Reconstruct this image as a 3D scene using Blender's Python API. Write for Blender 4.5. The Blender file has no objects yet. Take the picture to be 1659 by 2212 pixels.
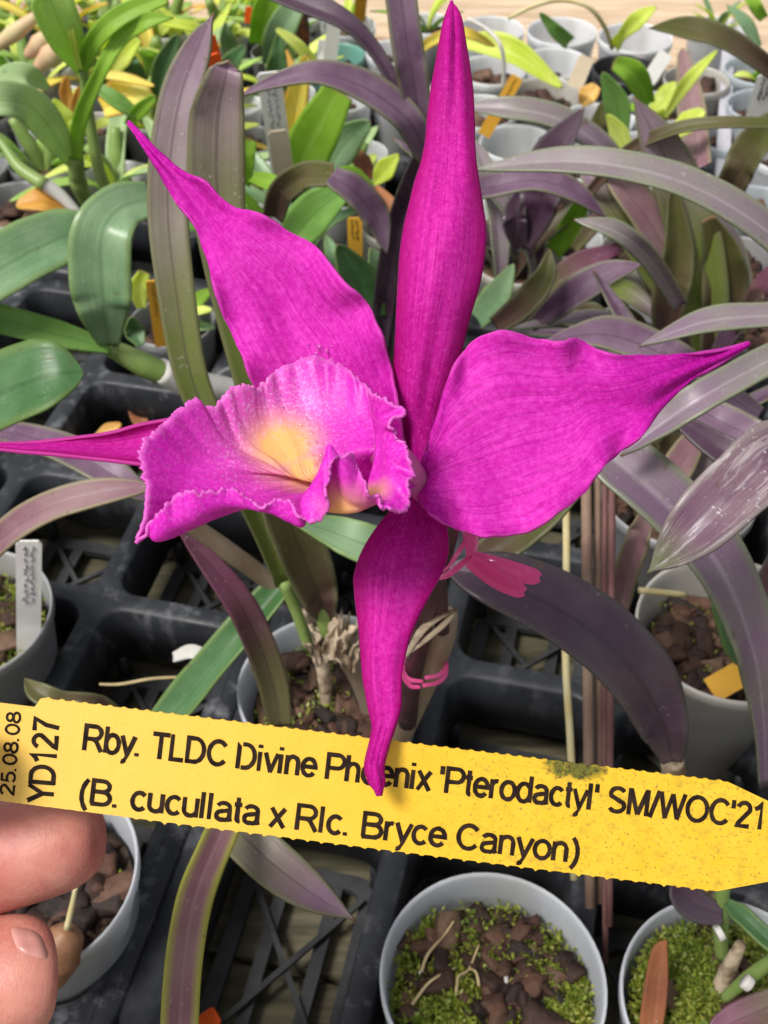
import bpy, bmesh, math, random
from mathutils import Vector, Matrix, noise
random.seed(7)
R_ = math.radians
sc = bpy.context.scene
COL = sc.collection

# ------------------------------------------------------------------ camera, sky, sun, exposure
CAM = Vector((0, 0, .556))
RT = Vector((1, 0, 0)); S2 = math.sqrt(.5)
FW = Vector((0, S2, -S2)); UP = Vector((0, S2, S2))
FPX = 2500.0
cam_d = bpy.data.cameras.new('camera'); cam = bpy.data.objects.new('camera', cam_d); COL.objects.link(cam)
cam.location = CAM; cam.rotation_euler = (R_(45), 0, 0)
cam_d.sensor_fit = 'VERTICAL'; cam_d.sensor_height = 24; cam_d.lens = 24 * FPX / 2212
cam_d.clip_start = .01; cam_d.clip_end = 300
cam_d.dof.use_dof = True; cam_d.dof.focus_distance = .262; cam_d.dof.aperture_fstop = cam_d.lens / 1.15
sc.camera = cam
w = bpy.data.worlds.new('World'); sc.world = w; w.use_nodes = True
nt = w.node_tree
sky = nt.nodes.new('ShaderNodeTexSky'); sky.sky_type = 'NISHITA'; sky.sun_disc = False
SUN_EL, SUN_AZ = 60, 238          # azimuth measured clockwise from +Y
sky.sun_elevation = R_(SUN_EL); sky.sun_rotation = R_(SUN_AZ)
sky.air_density = 1.0; sky.dust_density = 3.0; sky.ozone_density = .6
hs = nt.nodes.new('ShaderNodeHueSaturation'); hs.inputs['Saturation'].default_value = .22   # overcast: the greenhouse roof greys the sky
bg = nt.nodes['Background']; bg.inputs['Strength'].default_value = .078
nt.links.new(sky.outputs[0], hs.inputs['Color']); nt.links.new(hs.outputs[0], bg.inputs['Color'])
sd = bpy.data.lights.new('sun', 'SUN'); sd.energy = 2.1; sd.angle = R_(16); sd.color = (1, .965, .92)
so = bpy.data.objects.new('sun', sd); COL.objects.link(so)
sdir = Vector((math.sin(R_(SUN_AZ)) * math.cos(R_(SUN_EL)), math.cos(R_(SUN_AZ)) * math.cos(R_(SUN_EL)), math.sin(R_(SUN_EL))))
so.rotation_euler = sdir.to_track_quat('Z', 'Y').to_euler(); so.location = sdir * 3
vs = sc.view_settings
vs.view_transform = 'Standard'; vs.look = 'None'; vs.gamma = 1; vs.use_curve_mapping = False
vs.exposure = .95
sc.cycles.use_denoising = True
sc.cycles.max_bounces = 10; sc.cycles.transmission_bounces = 6; sc.cycles.transparent_max_bounces = 8

# ------------------------------------------------------------------ placing helpers
def P(px, py, d):
    return CAM + d * (FW + (px - 829.5) / FPX * RT + (1106 - py) / FPX * UP)
def G(px, py, z):
    dr = FW + (px - 829.5) / FPX * RT + (1106 - py) / FPX * UP
    t = (z - CAM.z) / dr.z
    return CAM + t * dr
def depth(p): return (Vector(p) - CAM).dot(FW)
def proj(p):
    q = Vector(p) - CAM; d = q.dot(FW)
    return 829.5 + q.dot(RT) / d * FPX, 1106 - q.dot(UP) / d * FPX
YAW = R_(12.9)
UU = Vector((math.cos(YAW), -math.sin(YAW), 0)); VV = Vector((math.sin(YAW), math.cos(YAW), 0))
def W(u, v, z=0): return UU * u + VV * v + Vector((0, 0, z))

def crv(vals, n):
    """Catmull-Rom through numbers or vectors, n samples, parameter even over control points"""
    m = len(vals)
    out = []
    for i in range(n):
        s = i / (n - 1) * (m - 1)
        k = min(int(s), m - 2); f = s - k
        p1, p2 = vals[k], vals[k + 1]
        p0 = vals[k - 1] if k > 0 else p1 + (p1 - p2)
        p3 = vals[k + 2] if k + 2 < m else p2 + (p2 - p1)
        f2, f3 = f * f, f * f * f
        out.append((p1 * 2 + (p2 - p0) * f + (p0 * 2 - p1 * 5 + p2 * 4 - p3) * f2 + (p1 * 3 - p0 - p2 * 3 + p3) * f3) * .5)
    return out
def lerp(a, b, t): return a + (b - a) * t
def samp(vals, t):
    s = t * (len(vals) - 1); k = min(int(s), len(vals) - 2) if len(vals) > 1 else 0
    if len(vals) == 1: return vals[0]
    return lerp(vals[k], vals[k + 1], s - k)

# ------------------------------------------------------------------ object helpers
def props(o, label=None, cat=None, group=None, kind=None):
    if label: o['label'] = label
    if cat: o['category'] = cat
    if group: o['group'] = group
    if kind: o['kind'] = kind
    return o
def thing(name, loc, label, cat, group=None):
    o = bpy.data.objects.new(name, None); COL.objects.link(o); o.location = loc; o.empty_display_size = .01
    return props(o, label, cat, group)
def world_loc(o):
    v = Vector(o.location)
    while o.parent: o = o.parent; v = v + Vector(o.location)
    return v
class MB:
    def __init__(s): s.v = []; s.f = []; s.uv = []; s.mi = []
    def add(s, verts, faces, uvs=None, mi=0):
        b = len(s.v)
        s.v += [Vector(p) for p in verts]
        s.f += [tuple(b + i for i in f) for f in faces]
        s.uv += list(uvs) if uvs else [(0, 0)] * len(verts)
        s.mi += [mi] * len(faces)
    def build(s, name, mat, parent=None, loc=None, solid=0, subsurf=0, label=None, bevel=0, smooth=True):
        me = bpy.data.meshes.new(name)
        o = bpy.data.objects.new(name, me); COL.objects.link(o)
        if parent is not None:
            o.parent = parent; off = world_loc(parent)
        else:
            off = Vector(loc) if loc is not None else (sum(s.v, Vector()) / max(1, len(s.v)))
            o.location = off
        me.from_pydata([p - off for p in s.v], [], s.f)
        ul = me.uv_layers.new(name='UVMap')
        for lp in me.loops: ul.data[lp.index].uv = s.uv[lp.vertex_index]
        for m in (mat if isinstance(mat, (list, tuple)) else [mat]): me.materials.append(m)
        for p, i in zip(me.polygons, s.mi): p.material_index = i; p.use_smooth = smooth
        if solid:
            md = o.modifiers.new('thickness', 'SOLIDIFY'); md.thickness = solid; md.offset = 0
        if bevel:
            md = o.modifiers.new('bevel', 'BEVEL'); md.width = bevel; md.segments = 2; md.limit_method = 'ANGLE'
        if subsurf:
            md = o.modifiers.new('smooth', 'SUBSURF'); md.levels = subsurf; md.render_levels = subsurf
        if label: o['label'] = label
        return o
def grid(mb, rows, uvs=None, closed=False, mi=0):
    n, m = len(rows), len(rows[0])
    vs_ = [p for r in rows for p in r]
    if uvs is None: uvs = [(j / (m - 1), i / (n - 1)) for i in range(n) for j in range(m)]
    fs = []
    for i in range(n - 1):
        for j in range(m - (0 if closed else 1)):
            k = (j + 1) % m
            fs.append((i * m + j, i * m + k, (i + 1) * m + k, (i + 1) * m + j))
    mb.add(vs_, fs, uvs, mi)
def frame_of(t, ref):
    s = t.cross(ref)
    if s.length < 1e-5: s = t.cross(Vector((.3, 1, .2)))
    s.normalize(); return s, s.cross(t).normalized()
def tube(mb, pts, rad, n=10, k=None, cap=True, mi=0, flat=1.0):
    k = k or max(2, (len(pts) - 1) * 5 + 1)
    pts = crv([Vector(p) for p in pts], k)
    rr = [samp(rad, i / (k - 1)) if isinstance(rad, (list, tuple)) else rad for i in range(k)]
    rows = []; ref = Vector((.13, -.4, .9)).normalized()
    for i in range(k):
        t = (pts[min(i + 1, k - 1)] - pts[max(i - 1, 0)]).normalized()
        s, b = frame_of(t, ref)
        rows.append([pts[i] + (s * math.cos(a) + b * math.sin(a) * flat) * rr[i] for a in [2 * math.pi * j / n for j in range(n)]])
    base = len(mb.v)
    uv = [(j / n, i / (k - 1)) for i in range(k) for j in range(n)]
    grid(mb, rows, uv, closed=True, mi=mi)
    if cap:
        for i, rev in ((0, True), (k - 1, False)):
            idx = [base + i * n + j for j in range(n)]
            if rev: idx.reverse()
            mb.f.append(tuple(idx)); mb.mi.append(mi)
def box(mb, c, ax, ay, az, mi=0):
    """box by centre and three half-axis vectors"""
    v = [c + sx * ax + sy * ay + sz * az for sx in (-1, 1) for sy in (-1, 1) for sz in (-1, 1)]
    mb.add(v, [(0, 1, 3, 2), (4, 6, 7, 5), (0, 4, 5, 1), (2, 3, 7, 6), (0, 2, 6, 4), (1, 5, 7, 3)], None, mi)

# ------------------------------------------------------------------ materials
def new_mat(name):
    m = bpy.data.materials.new(name); m.use_nodes = True
    t = m.node_tree; b = t.nodes['Principled BSDF']
    return m, t, b
def nd(t, typ, **kw):
    n = t.nodes.new(typ)
    for k_, v in kw.items():
        if k_.startswith('i_'):
            n.inputs[k_[2:].replace('_', ' ')].default_value = v
        else: setattr(n, k_, v)
    return n
def ramp(t, fac, stops, interp='LINEAR'):
    r = t.nodes.new('ShaderNodeValToRGB'); cr = r.color_ramp; cr.interpolation = interp
    while len(cr.elements) < len(stops): cr.elements.new(.5)
    for e, (p, c) in zip(cr.elements, stops):
        e.position = p; e.color = (*c, 1) if not isinstance(c, (int, float)) else (c, c, c, 1)
    if fac is not None: t.links.new(fac, r.inputs[0])
    return r
def mix(t, fac, a, b, mode='MIX'):
    n = t.nodes.new('ShaderNodeMix'); n.data_type = 'RGBA'; n.blend_type = mode; n.clamp_factor = True
    def put(sock, v):
        if isinstance(v, (int, float)): sock.default_value = v
        elif isinstance(v, tuple): sock.default_value = (*v, 1)
        else: t.links.new(v, sock)
    put(n.inputs['Factor'], fac); put(n.inputs['A'], a); put(n.inputs['B'], b)
    return n.outputs['Result']
def tex(t, coord='Object', scale=50, detail=3, rough=.55, stretch=None, typ='ShaderNodeTexNoise', dist=0):
    tc = nd(t, 'ShaderNodeTexCoord')
    o = tc.outputs[coord]
    if stretch:
        mp = nd(t, 'ShaderNodeMapping'); mp.inputs['Scale'].default_value = stretch
        t.links.new(o, mp.inputs['Vector']); o = mp.outputs[0]
    n = nd(t, typ); n.inputs['Scale'].default_value = scale
    if typ == 'ShaderNodeTexNoise':
        n.inputs['Detail'].default_value = detail; n.inputs['Roughness'].default_value = rough; n.inputs['Distortion'].default_value = dist
    t.links.new(o, n.inputs['Vector'])
    return n
def uvxy(t):
    tc = nd(t, 'ShaderNodeTexCoord'); sp = nd(t, 'ShaderNodeSeparateXYZ')
    t.links.new(tc.outputs['UV'], sp.inputs[0]); return sp.outputs[0], sp.outputs[1]
def math_(t, op, a, b=None):
    n = nd(t, 'ShaderNodeMath', operation=op)
    for i, v in enumerate((a, b)):
        if v is None: continue
        if isinstance(v, (int, float)): n.inputs[i].default_value = v
        else: t.links.new(v, n.inputs[i])
    return n.outputs[0]
def bump(t, b, h, strength=.3, dist=.001):
    n = nd(t, 'ShaderNodeBump'); n.inputs['Strength'].default_value = strength; n.inputs['Distance'].default_value = dist
    t.links.new(h, n.inputs['Height']); t.links.new(n.outputs[0], b.inputs['Normal'])
def translucent(m, t, b, col, fac):
    tr = nd(t, 'ShaderNodeBsdfTranslucent'); mx = nd(t, 'ShaderNodeMixShader'); mx.inputs[0].default_value = fac
    if isinstance(col, tuple): tr.inputs[0].default_value = (*col, 1)
    else: t.links.new(col, tr.inputs[0])
    t.links.new(b.outputs[0], mx.inputs[1]); t.links.new(tr.outputs[0], mx.inputs[2])
    t.links.new(mx.outputs[0], t.nodes['Material Output'].inputs['Surface'])

def leaf_mat(name, blade, blade2, base=None, tip=None, rib=None, margin=None, rough=.38, spec=.3, trans=.22, specks=0., blot=28, basepos=.45, crust=0, mpos=.36):
    m, t, b = new_mat(name)
    x, y = uvxy(t)
    n1 = tex(t, 'Object', blot, 4, .6)
    c = mix(t, ramp(t, n1.outputs[0], [(.38, 0), (.62, 1)]).outputs[0], blade, blade2)
    if base:
        ny = math_(t, 'ADD', y, math_(t, 'MULTIPLY', math_(t, 'SUBTRACT', n1.outputs[0], .5), .5))
        c = mix(t, ramp(t, ny, [(basepos - .25, 1), (basepos + .2, 0)]).outputs[0], c, base)
    if tip: c = mix(t, ramp(t, y, [(.8, 0), (1, 1)]).outputs[0], c, tip)
    dx = math_(t, 'ABSOLUTE', math_(t, 'SUBTRACT', x, .5))
    if margin: c = mix(t, ramp(t, dx, [(mpos, 0), (.49, .85)]).outputs[0], c, margin)
    if rib: c = mix(t, ramp(t, dx, [(0, .5), (.03, .32), (.06, 0)]).outputs[0], c, rib)
    st = tex(t, 'UV', 1, 3, .6, (55, 2.2, 1))
    c = mix(t, .55, c, mix(t, ramp(t, st.outputs[0], [(.3, 0), (.7, 1)]).outputs[0], mix(t, 1., c, (.62, .62, .62), 'MULTIPLY'), mix(t, 1., c, (1.3, 1.3, 1.3), 'MULTIPLY')))
    sp = tex(t, 'Object', 650, 2, .5)
    sp2 = tex(t, 'Object', 60, 3, .6)
    if specks:
        f = math_(t, 'MULTIPLY', ramp(t, sp.outputs[0], [(.66, 0), (.72, 1)]).outputs[0], ramp(t, sp2.outputs[0], [(.5, 0), (.62, 1)]).outputs[0])
        c = mix(t, math_(t, 'MULTIPLY', f, specks), c, (.62, .6, .58))
    sb = tex(t, 'Object', 130, 3, .6)
    c = mix(t, ramp(t, sb.outputs[0], [(.66, 0), (.74, .55)]).outputs[0], c, (.12, .07, .035))
    c = mix(t, ramp(t, math_(t, 'ADD', y, math_(t, 'MULTIPLY', sb.outputs[0], .02)), [(.998, 0), (1.006, .8)]).outputs[0], c, (.2, .11, .05))
    if crust:
        cn = tex(t, 'UV', 1, 5, .75, (9, 5, 1), dist=.8); cm = tex(t, 'Object', 26, 2, .5)
        cf = math_(t, 'MULTIPLY', ramp(t, cn.outputs[0], [(.53, 0), (.6, 1)]).outputs[0], ramp(t, cm.outputs[0], [(.42, 0), (.6, 1)]).outputs[0])
        c = mix(t, math_(t, 'MULTIPLY', cf, crust), c, (.6, .56, .56))
    t.links.new(c, b.inputs['Base Color'])
    rr = ramp(t, sp2.outputs[0], [(.3, max(.1, rough - .1)), (.7, rough + .14)])
    t.links.new(rr.outputs[0], b.inputs['Roughness'])
    b.inputs['Specular IOR Level'].default_value = spec
    bump(t, b, math_(t, 'ADD', st.outputs[0], math_(t, 'MULTIPLY', sp.outputs[0], .35)), .22, .0006)
    translucent(m, t, b, mix(t, 1., c, (1.5, 1.6, 1.0), 'MULTIPLY'), trans)
    return m

M = {}
M['purple'] = leaf_mat('purple_leaf', (.13, .065, .12), (.22, .14, .2), rib=(.06, .03, .055), margin=(.19, .19, .115), rough=.36, specks=.35)
M['purple_green'] = leaf_mat('purple_green_leaf', (.25, .15, .215), (.32, .245, .275), base=(.165, .21, .045), rib=(.08, .045, .06), margin=(.17, .17, .08), specks=.6, basepos=.6, rough=.36)
M['dark_purple'] = leaf_mat('dark_purple_leaf', (.06, .022, .05), (.1, .058, .085), rib=(.02, .01, .02), margin=(.09, .075, .075), rough=.27, spec=.7, specks=.3)
M['wine'] = leaf_mat('wine_leaf', (.12, .03, .065), (.19, .075, .115), rib=(.06, .015, .03), base=(.12, .11, .05), specks=.5, rough=.36)
M['grey_purple'] = leaf_mat('grey_lavender_leaf', (.22, .14, .21), (.25, .23, .2), rib=(.42, .36, .41), margin=(.22, .25, .15), rough=.27, spec=.5, specks=.5, blot=18)
M['sage'] = leaf_mat('sage_green_leaf', (.38, .5, .25), (.45, .57, .31), rib=(.28, .4, .16), rough=.33, trans=.35, specks=.3)
M['pale_green'] = leaf_mat('pale_green_leaf', (.4, .56, .15), (.46, .62, .2), rib=(.33, .48, .1), rough=.36, trans=.4)
M['crusted'] = leaf_mat('crusted_lavender_leaf', (.15, .075, .12), (.21, .135, .16), rib=(.1, .05, .08), tip=(.17, .23, .07), margin=(.24, .2, .19), rough=.28, specks=1, crust=.9)
M['pink_leaf'] = leaf_mat('pinkish_leaf', (.24, .12, .15), (.31, .2, .2), rib=(.16, .08, .1), margin=(.27, .24, .13), specks=.3)
M['olive'] = leaf_mat('olive_leaf', (.085, .1, .022), (.125, .105, .045), rib=(.05, .04, .02), base=(.09, .05, .04), margin=(.14, .14, .07), specks=.3, rough=.36)
M['green'] = leaf_mat('green_leaf', (.16, .32, .06), (.21, .38, .1), rib=(.09, .2, .04), rough=.36, trans=.3)
M['deep_green'] = leaf_mat('deep_green_leaf', (.05, .13, .04), (.1, .2, .085), rib=(.03, .085, .022), margin=(.14, .22, .06), rough=.34, specks=.25)
M['grey_green'] = leaf_mat('grey_green_leaf', (.15, .27, .13), (.24, .36, .2), rib=(.09, .17, .07), rough=.27, spec=.5, specks=.5, margin=(.2, .3, .1))
M['bright'] = leaf_mat('bright_green_leaf', (.22, .4, .03), (.3, .48, .06), rib=(.4, .55, .12), rough=.38, trans=.4)
M['lime'] = leaf_mat('lime_leaf', (.58, .66, .1), (.7, .74, .24), rib=(.37, .46, .06), trans=.4)
M['yellow'] = leaf_mat('yellow_leaf', (.82, .64, .1), (.75, .7, .2), rib=(.45, .26, .03), trans=.35, margin=(.55, .33, .06))
M['amber'] = leaf_mat('amber_leaf', (.62, .33, .06), (.72, .48, .15), rib=(.3, .12, .02), trans=.3)
M['brown_leaf'] = leaf_mat('brown_leaf', (.2, .065, .03), (.31, .12, .045), rib=(.1, .03, .015), trans=.1, rough=.6, specks=.3)
M['black_leaf'] = leaf_mat('blackened_leaf', (.03, .022, .02), (.25, .07, .02), rib=(.02, .015, .01), trans=.05, rough=.6)
M['striped'] = leaf_mat('purple_yellow_edged_leaf', (.25, .115, .14), (.31, .18, .17), rib=(.36, .24, .25), margin=(.45, .46, .06), specks=.5, mpos=.27)

def simple_mat(name, c1, c2, scale=40, rough=.5, spec=.5, trans=0, tc=None, bumpS=0, metal=0, detail=4, lo=.35, hi=.65, coord='Object', stretch=None):
    m, t, b = new_mat(name)
    n = tex(t, coord, scale, detail, .6, stretch)
    c = mix(t, ramp(t, n.outputs[0], [(lo, 0), (hi, 1)]).outputs[0], c1, c2)
    t.links.new(c, b.inputs['Base Color']); b.inputs['Roughness'].default_value = rough
    b.inputs['Specular IOR Level'].default_value = spec; b.inputs['Metallic'].default_value = metal
    if bumpS: bump(t, b, n.outputs[0], bumpS, .002)
    if trans: translucent(m, t, b, tc or c, trans)
    return m
def pot_mat(name, c1, c2, trans):
    m, t, b = new_mat(name)
    n = tex(t, 'Object', 30, 5, .65); n2 = tex(t, 'Object', 14, 3, .6, (1, 1, .25))
    c = mix(t, ramp(t, n.outputs[0], [(.35, 0), (.7, 1)]).outputs[0], c1, c2)
    c = mix(t, ramp(t, n2.outputs[0], [(.5, 0), (.72, .6)]).outputs[0], c, (.34, .32, .25))
    t.links.new(c, b.inputs['Base Color']); b.inputs['Roughness'].default_value = .33
    if trans: translucent(m, t, b, c, trans)
    return m
M['pot_white'] = pot_mat('white_translucent_plastic', (.88, .89, .9), (.82, .83, .84), .42)
M['pot_front'] = pot_mat('grey_translucent_plastic', (.7, .72, .75), (.6, .62, .66), .42)
M['pot_clear'] = pot_mat('frosted_plastic', (.6, .66, .7), (.72, .76, .78), .5)
M['pot_cream'] = pot_mat('aged_cream_plastic', (.66, .64, .58), (.56, .54, .48), .35)
M['pot_grey'] = pot_mat('grey_plastic', (.33, .335, .34), (.25, .25, .255), .1)
M['pot_black'] = pot_mat('black_pot_plastic', (.025, .025, .027), (.045, .045, .047), 0)
M['pot_teal'] = pot_mat('teal_plastic', (.16, .4, .33), (.22, .47, .4), .2)
def tray_mat():
    m, t, b = new_mat('black_tray_plastic')
    n = tex(t, 'Object', 24, 5, .65); n2 = tex(t, 'Object', 75, 5, .7, (1, 1, .4)); n3 = tex(t, 'Object', 9, 2, .5)
    c = mix(t, ramp(t, n.outputs[0], [(.35, 0), (.75, 1)]).outputs[0], (.015, .016, .019), (.036, .039, .045))
    f = math_(t, 'MULTIPLY', ramp(t, n2.outputs[0], [(.52, 0), (.72, .85)]).outputs[0], ramp(t, n3.outputs[0], [(.4, 0.1), (.62, 1)]).outputs[0])
    c = mix(t, f, c, (.16, .165, .175))
    t.links.new(c, b.inputs['Base Color'])
    t.links.new(ramp(t, n2.outputs[0], [(.3, .32), (.7, .6)]).outputs[0], b.inputs['Roughness']); b.inputs['Specular IOR Level'].default_value = .3
    bump(t, b, n2.outputs[0], .12, .001)
    return m
M['tray'] = tray_mat()
M['tray_floor'] = simple_mat('tray_floor_plastic', (.018, .018, .02), (.05, .05, .052), 40, .55, .3)
M['wood'] = simple_mat('bench_wood', (.42, .3, .19), (.58, .45, .32), 9, .8, .2, bumpS=.3, coord='Object', stretch=(1, 9, 9))
M['soil'] = simple_mat('soil', (.02, .014, .01), (.06, .04, .026), 120, .9, .2, bumpS=.6)
M['cane_green'] = simple_mat('green_cane', (.17, .27, .06), (.24, .33, .1), 40, .4, .4, trans=.1)
M['cane_brown'] = simple_mat('brown_cane', (.17, .12, .075), (.28, .22, .16), 45, .65, .3, bumpS=.3, stretch=(1, 1, .3))
M['cane_dark'] = simple_mat('dark_stem', (.032, .014, .018), (.075, .03, .036), 60, .45, .4)
M['cane_white'] = simple_mat('white_sheath', (.62, .6, .55), (.75, .73, .68), 60, .6, .3, trans=.15, bumpS=.2)
M['papery'] = simple_mat('dry_papery_sheath', (.15, .095, .055), (.56, .45, .32), 110, .75, .2, trans=.15, bumpS=.8, lo=.36, hi=.56)
M['straw'] = simple_mat('straw', (.45, .37, .16), (.56, .5, .3), 50, .55, .4, bumpS=.2)
M['root'] = simple_mat('pale_root', (.34, .25, .12), (.5, .4, .22), 80, .7, .3)
M['stick'] = simple_mat('dry_flower_stem', (.17, .1, .075), (.24, .17, .12), 70, .65, .3, bumpS=.3, stretch=(1, 1, .15))
M['stick_red'] = simple_mat('red_brown_stem', (.11, .045, .045), (.16, .08, .07), 70, .6, .3, stretch=(1, 1, .15))
M['rail'] = simple_mat('grey_plastic_rail', (.36, .355, .39), (.48, .475, .51), 40, .45, .4)

def bark_mat():
    m, t, b = new_mat('bark_chips')
    g = nd(t, 'ShaderNodeNewGeometry')
    c = ramp(t, g.outputs['Random Per Island'], [(0, (.014, .009, .007)), (.45, (.045, .022, .015)), (.75, (.085, .04, .026)), (1, (.14, .085, .055))]).outputs[0]
    n = tex(t, 'Object', 160, 5, .7)
    c = mix(t, .75, c, mix(t, ramp(t, n.outputs[0], [(.3, 0), (.7, 1)]).outputs[0], mix(t, 1., c, (.35, .33, .3), 'MULTIPLY'), mix(t, 1., c, (1.5, 1.45, 1.4), 'MULTIPLY')))
    t.links.new(c, b.inputs['Base Color']); b.inputs['Roughness'].default_value = .7
    b.inputs['Specular IOR Level'].default_value = .35
    bump(t, b, n.outputs[0], .7, .002)
    return m
M['bark'] = bark_mat()
def moss_mat():
    m, t, b = new_mat('moss')
    g = nd(t, 'ShaderNodeNewGeometry')
    c = ramp(t, g.outputs['Random Per Island'], [(0, (.1, .14, .014)), (.4, (.25, .31, .03)), (.75, (.38, .42, .06)), (1, (.48, .43, .12))]).outputs[0]
    n = tex(t, 'Object', 40, 3, .6)
    c = mix(t, ramp(t, n.outputs[0], [(.4, 0), (.75, .6)]).outputs[0], c, (.12, .22, .03))
    t.links.new(c, b.inputs['Base Color']); b.inputs['Roughness'].default_value = .5
    translucent(m, t, b, c, .35)
    return m
M['moss'] = moss_mat()

def petal_mat(name, c1, c2, c3, keel=.0, rough=.5, streak=(34, 1.3, 1), edge_dark=None):
    m, t, b = new_mat(name)
    x, y = uvxy(t)
    spark = tex(t, 'Object', 1500, 1, .5)
    fine = tex(t, 'Object', 620, 3, .65)
    mid = tex(t, 'Object', 38, 4, .6)
    st = tex(t, 'UV', 1, 4, .65, streak, dist=.25)
    vn = tex(t, 'UV', 1, 2, .5, (13, 1.7, 1), dist=.9)
    c = mix(t, ramp(t, mid.outputs[0], [(.32, 0), (.68, 1)]).outputs[0], c1, c2)
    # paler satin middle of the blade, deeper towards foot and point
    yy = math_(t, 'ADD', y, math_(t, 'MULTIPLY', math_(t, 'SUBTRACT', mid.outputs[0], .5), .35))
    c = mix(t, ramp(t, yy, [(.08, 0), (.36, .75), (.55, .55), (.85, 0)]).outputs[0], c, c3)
    c = mix(t, ramp(t, st.outputs[0], [(.3, 0), (.7, 1)]).outputs[0], mix(t, 1., c, (.86, .6, .82), 'MULTIPLY'), mix(t, 1., c, (1.08, 1.6, 1.1), 'MULTIPLY'))
    ridge = math_(t, 'ABSOLUTE', math_(t, 'SUBTRACT', vn.outputs[0], .5))
    c = mix(t, ramp(t, ridge, [(0, .55), (.016, .38), (.04, 0)]).outputs[0], c, mix(t, 1., c, (.72, .4, .66), 'MULTIPLY'))
    c = mix(t, ramp(t, fine.outputs[0], [(.38, 0), (.64, 1.)]).outputs[0], mix(t, 1., c, (.9, .66, .87), 'MULTIPLY'), mix(t, 1., c, (1.07, 1.7, 1.09), 'MULTIPLY'))
    c = mix(t, ramp(t, spark.outputs[0], [(.56, 0), (.72, .2)]).outputs[0], c, (.9, .12, .66))  # sparkle painted into the colour as fine bright specks
    dx = math_(t, 'ABSOLUTE', math_(t, 'SUBTRACT', x, .5))
    if edge_dark: c = mix(t, ramp(t, dx, [(.24, 0), (.46, .75)]).outputs[0], c, edge_dark)
    if keel: c = mix(t, ramp(t, dx, [(0, keel), (.06, 0)]).outputs[0], c, (.6, .1, .42))
    c = mix(t, ramp(t, dx, [(.488, 0), (.5, .3)]).outputs[0], c, (.75, .14, .55))
    t.links.new(c, b.inputs['Base Color'])
    b.inputs['Roughness'].default_value = rough; b.inputs['Specular IOR Level'].default_value = .07
    hgt = math_(t, 'ADD', math_(t, 'MULTIPLY', fine.outputs[0], .5), math_(t, 'ADD', math_(t, 'MULTIPLY', st.outputs[0], .5), math_(t, 'MULTIPLY', ramp(t, ridge, [(0, 0), (.05, 1)]).outputs[0], .4)))
    bump(t, b, hgt, .3, .0006)
    translucent(m, t, b, mix(t, 1., c, (1.0, 1.3, 1.05), 'MULTIPLY'), .3)
    return m
M['petal'] = petal_mat('magenta_petal', (.46, .004, .31), (.54, .008, .375), (.73, .036, .52))
M['sepal'] = petal_mat('magenta_sepal', (.46, .004, .245), (.52, .008, .29), (.64, .022, .39), streak=(46, 1.1, 1), edge_dark=(.34, .001, .13))

# ------------------------------------------------------------------ leaf and petal builders
def leaf(parent, mat, pts, w, d=None, fold=.25, roll=0, upmix=.45, label=None, name='leaf', n=44, prof=True, twist=0, wave=.03):
    """pts base to tip: (px, py) with d depths, or world vectors. w = full width in picture pixels at local depth (or metres for world points)"""
    if not isinstance(pts[0], Vector):
        m_ = len(pts)
        ds = d if isinstance(d, list) else [lerp(d[0], d[1], i / (m_ - 1)) for i in range(m_)]
        P3 = [P(p[0], p[1], q) for p, q in zip(pts, ds)]
        pixel = True
    else: P3 = [Vector(p) for p in pts]; pixel = False
    C = crv(P3, n); rows = []
    WC = crv([float(q) for q in w], n) if isinstance(w, (list, tuple)) and len(w) > 1 else None
    if WC and w[-1] < 24:
        for i in range(n):                                   # round the tip off
            t = i / (n - 1)
            if t > .9: WC[i] *= 1 - .9 * ((t - .9) / .1) ** 3
    seed = random.random() * 50
    for i in range(n):
        t = i / (n - 1)
        T = (C[min(i + 1, n - 1)] - C[max(i - 1, 0)]).normalized()
        view = (CAM - C[i]).normalized()
        vn = (view - T * view.dot(T)).normalized()
        u0 = Vector((0, 0, 1)) - T * T.z
        un = u0.normalized() if u0.length > .05 else vn
        k_ = (upmix if pixel else 1.)
        if pixel: k_ *= max(0, min(1, un.dot(vn) * 2.2))
        elif un.dot(vn) < 0: k_ = .999
        Nn = (vn * (1 - k_) + un * k_).normalized()
        a = R_(roll) + R_(twist) * t
        Sd = T.cross(Nn).normalized()
        Nn2 = Nn * math.cos(a) + Sd * math.sin(a); Sd = T.cross(Nn2).normalized(); Nn = Nn2
        ww = max(0, WC[i]) if WC else w
        if prof and not isinstance(w, (list, tuple)):
            b_ = min(1, .5 + t * 2.2)
            e_ = 1 if t < .55 else max(.0, 1 - ((t - .55) / .45) ** 2.2) ** .75
            ww *= b_ * e_
        if pixel:
            ww = ww * (C[i] - CAM).dot(FW) / FPX
            ww /= max(.62, abs(Nn.dot(vn)))
        h = max(ww * .5, .0003)
        row = []
        for j in range(11):
            x = j / 5 - 1
            wob = wave * h * math.sin(t * 17 + seed + (2 if x > 0 else 0)) * abs(x) ** 3
            row.append(C[i] + Sd * x * h * (1 + .03 * noise.noise(Vector((t * 9, x * 2, seed)))) + Nn * (fold * h * (abs(x) ** 1.4) - fold * h * .35 + wob))
        rows.append(row)
    mb = MB(); grid(mb, rows)
    return mb.build(name, M[mat], parent, solid=.0011, label=label)

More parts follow.
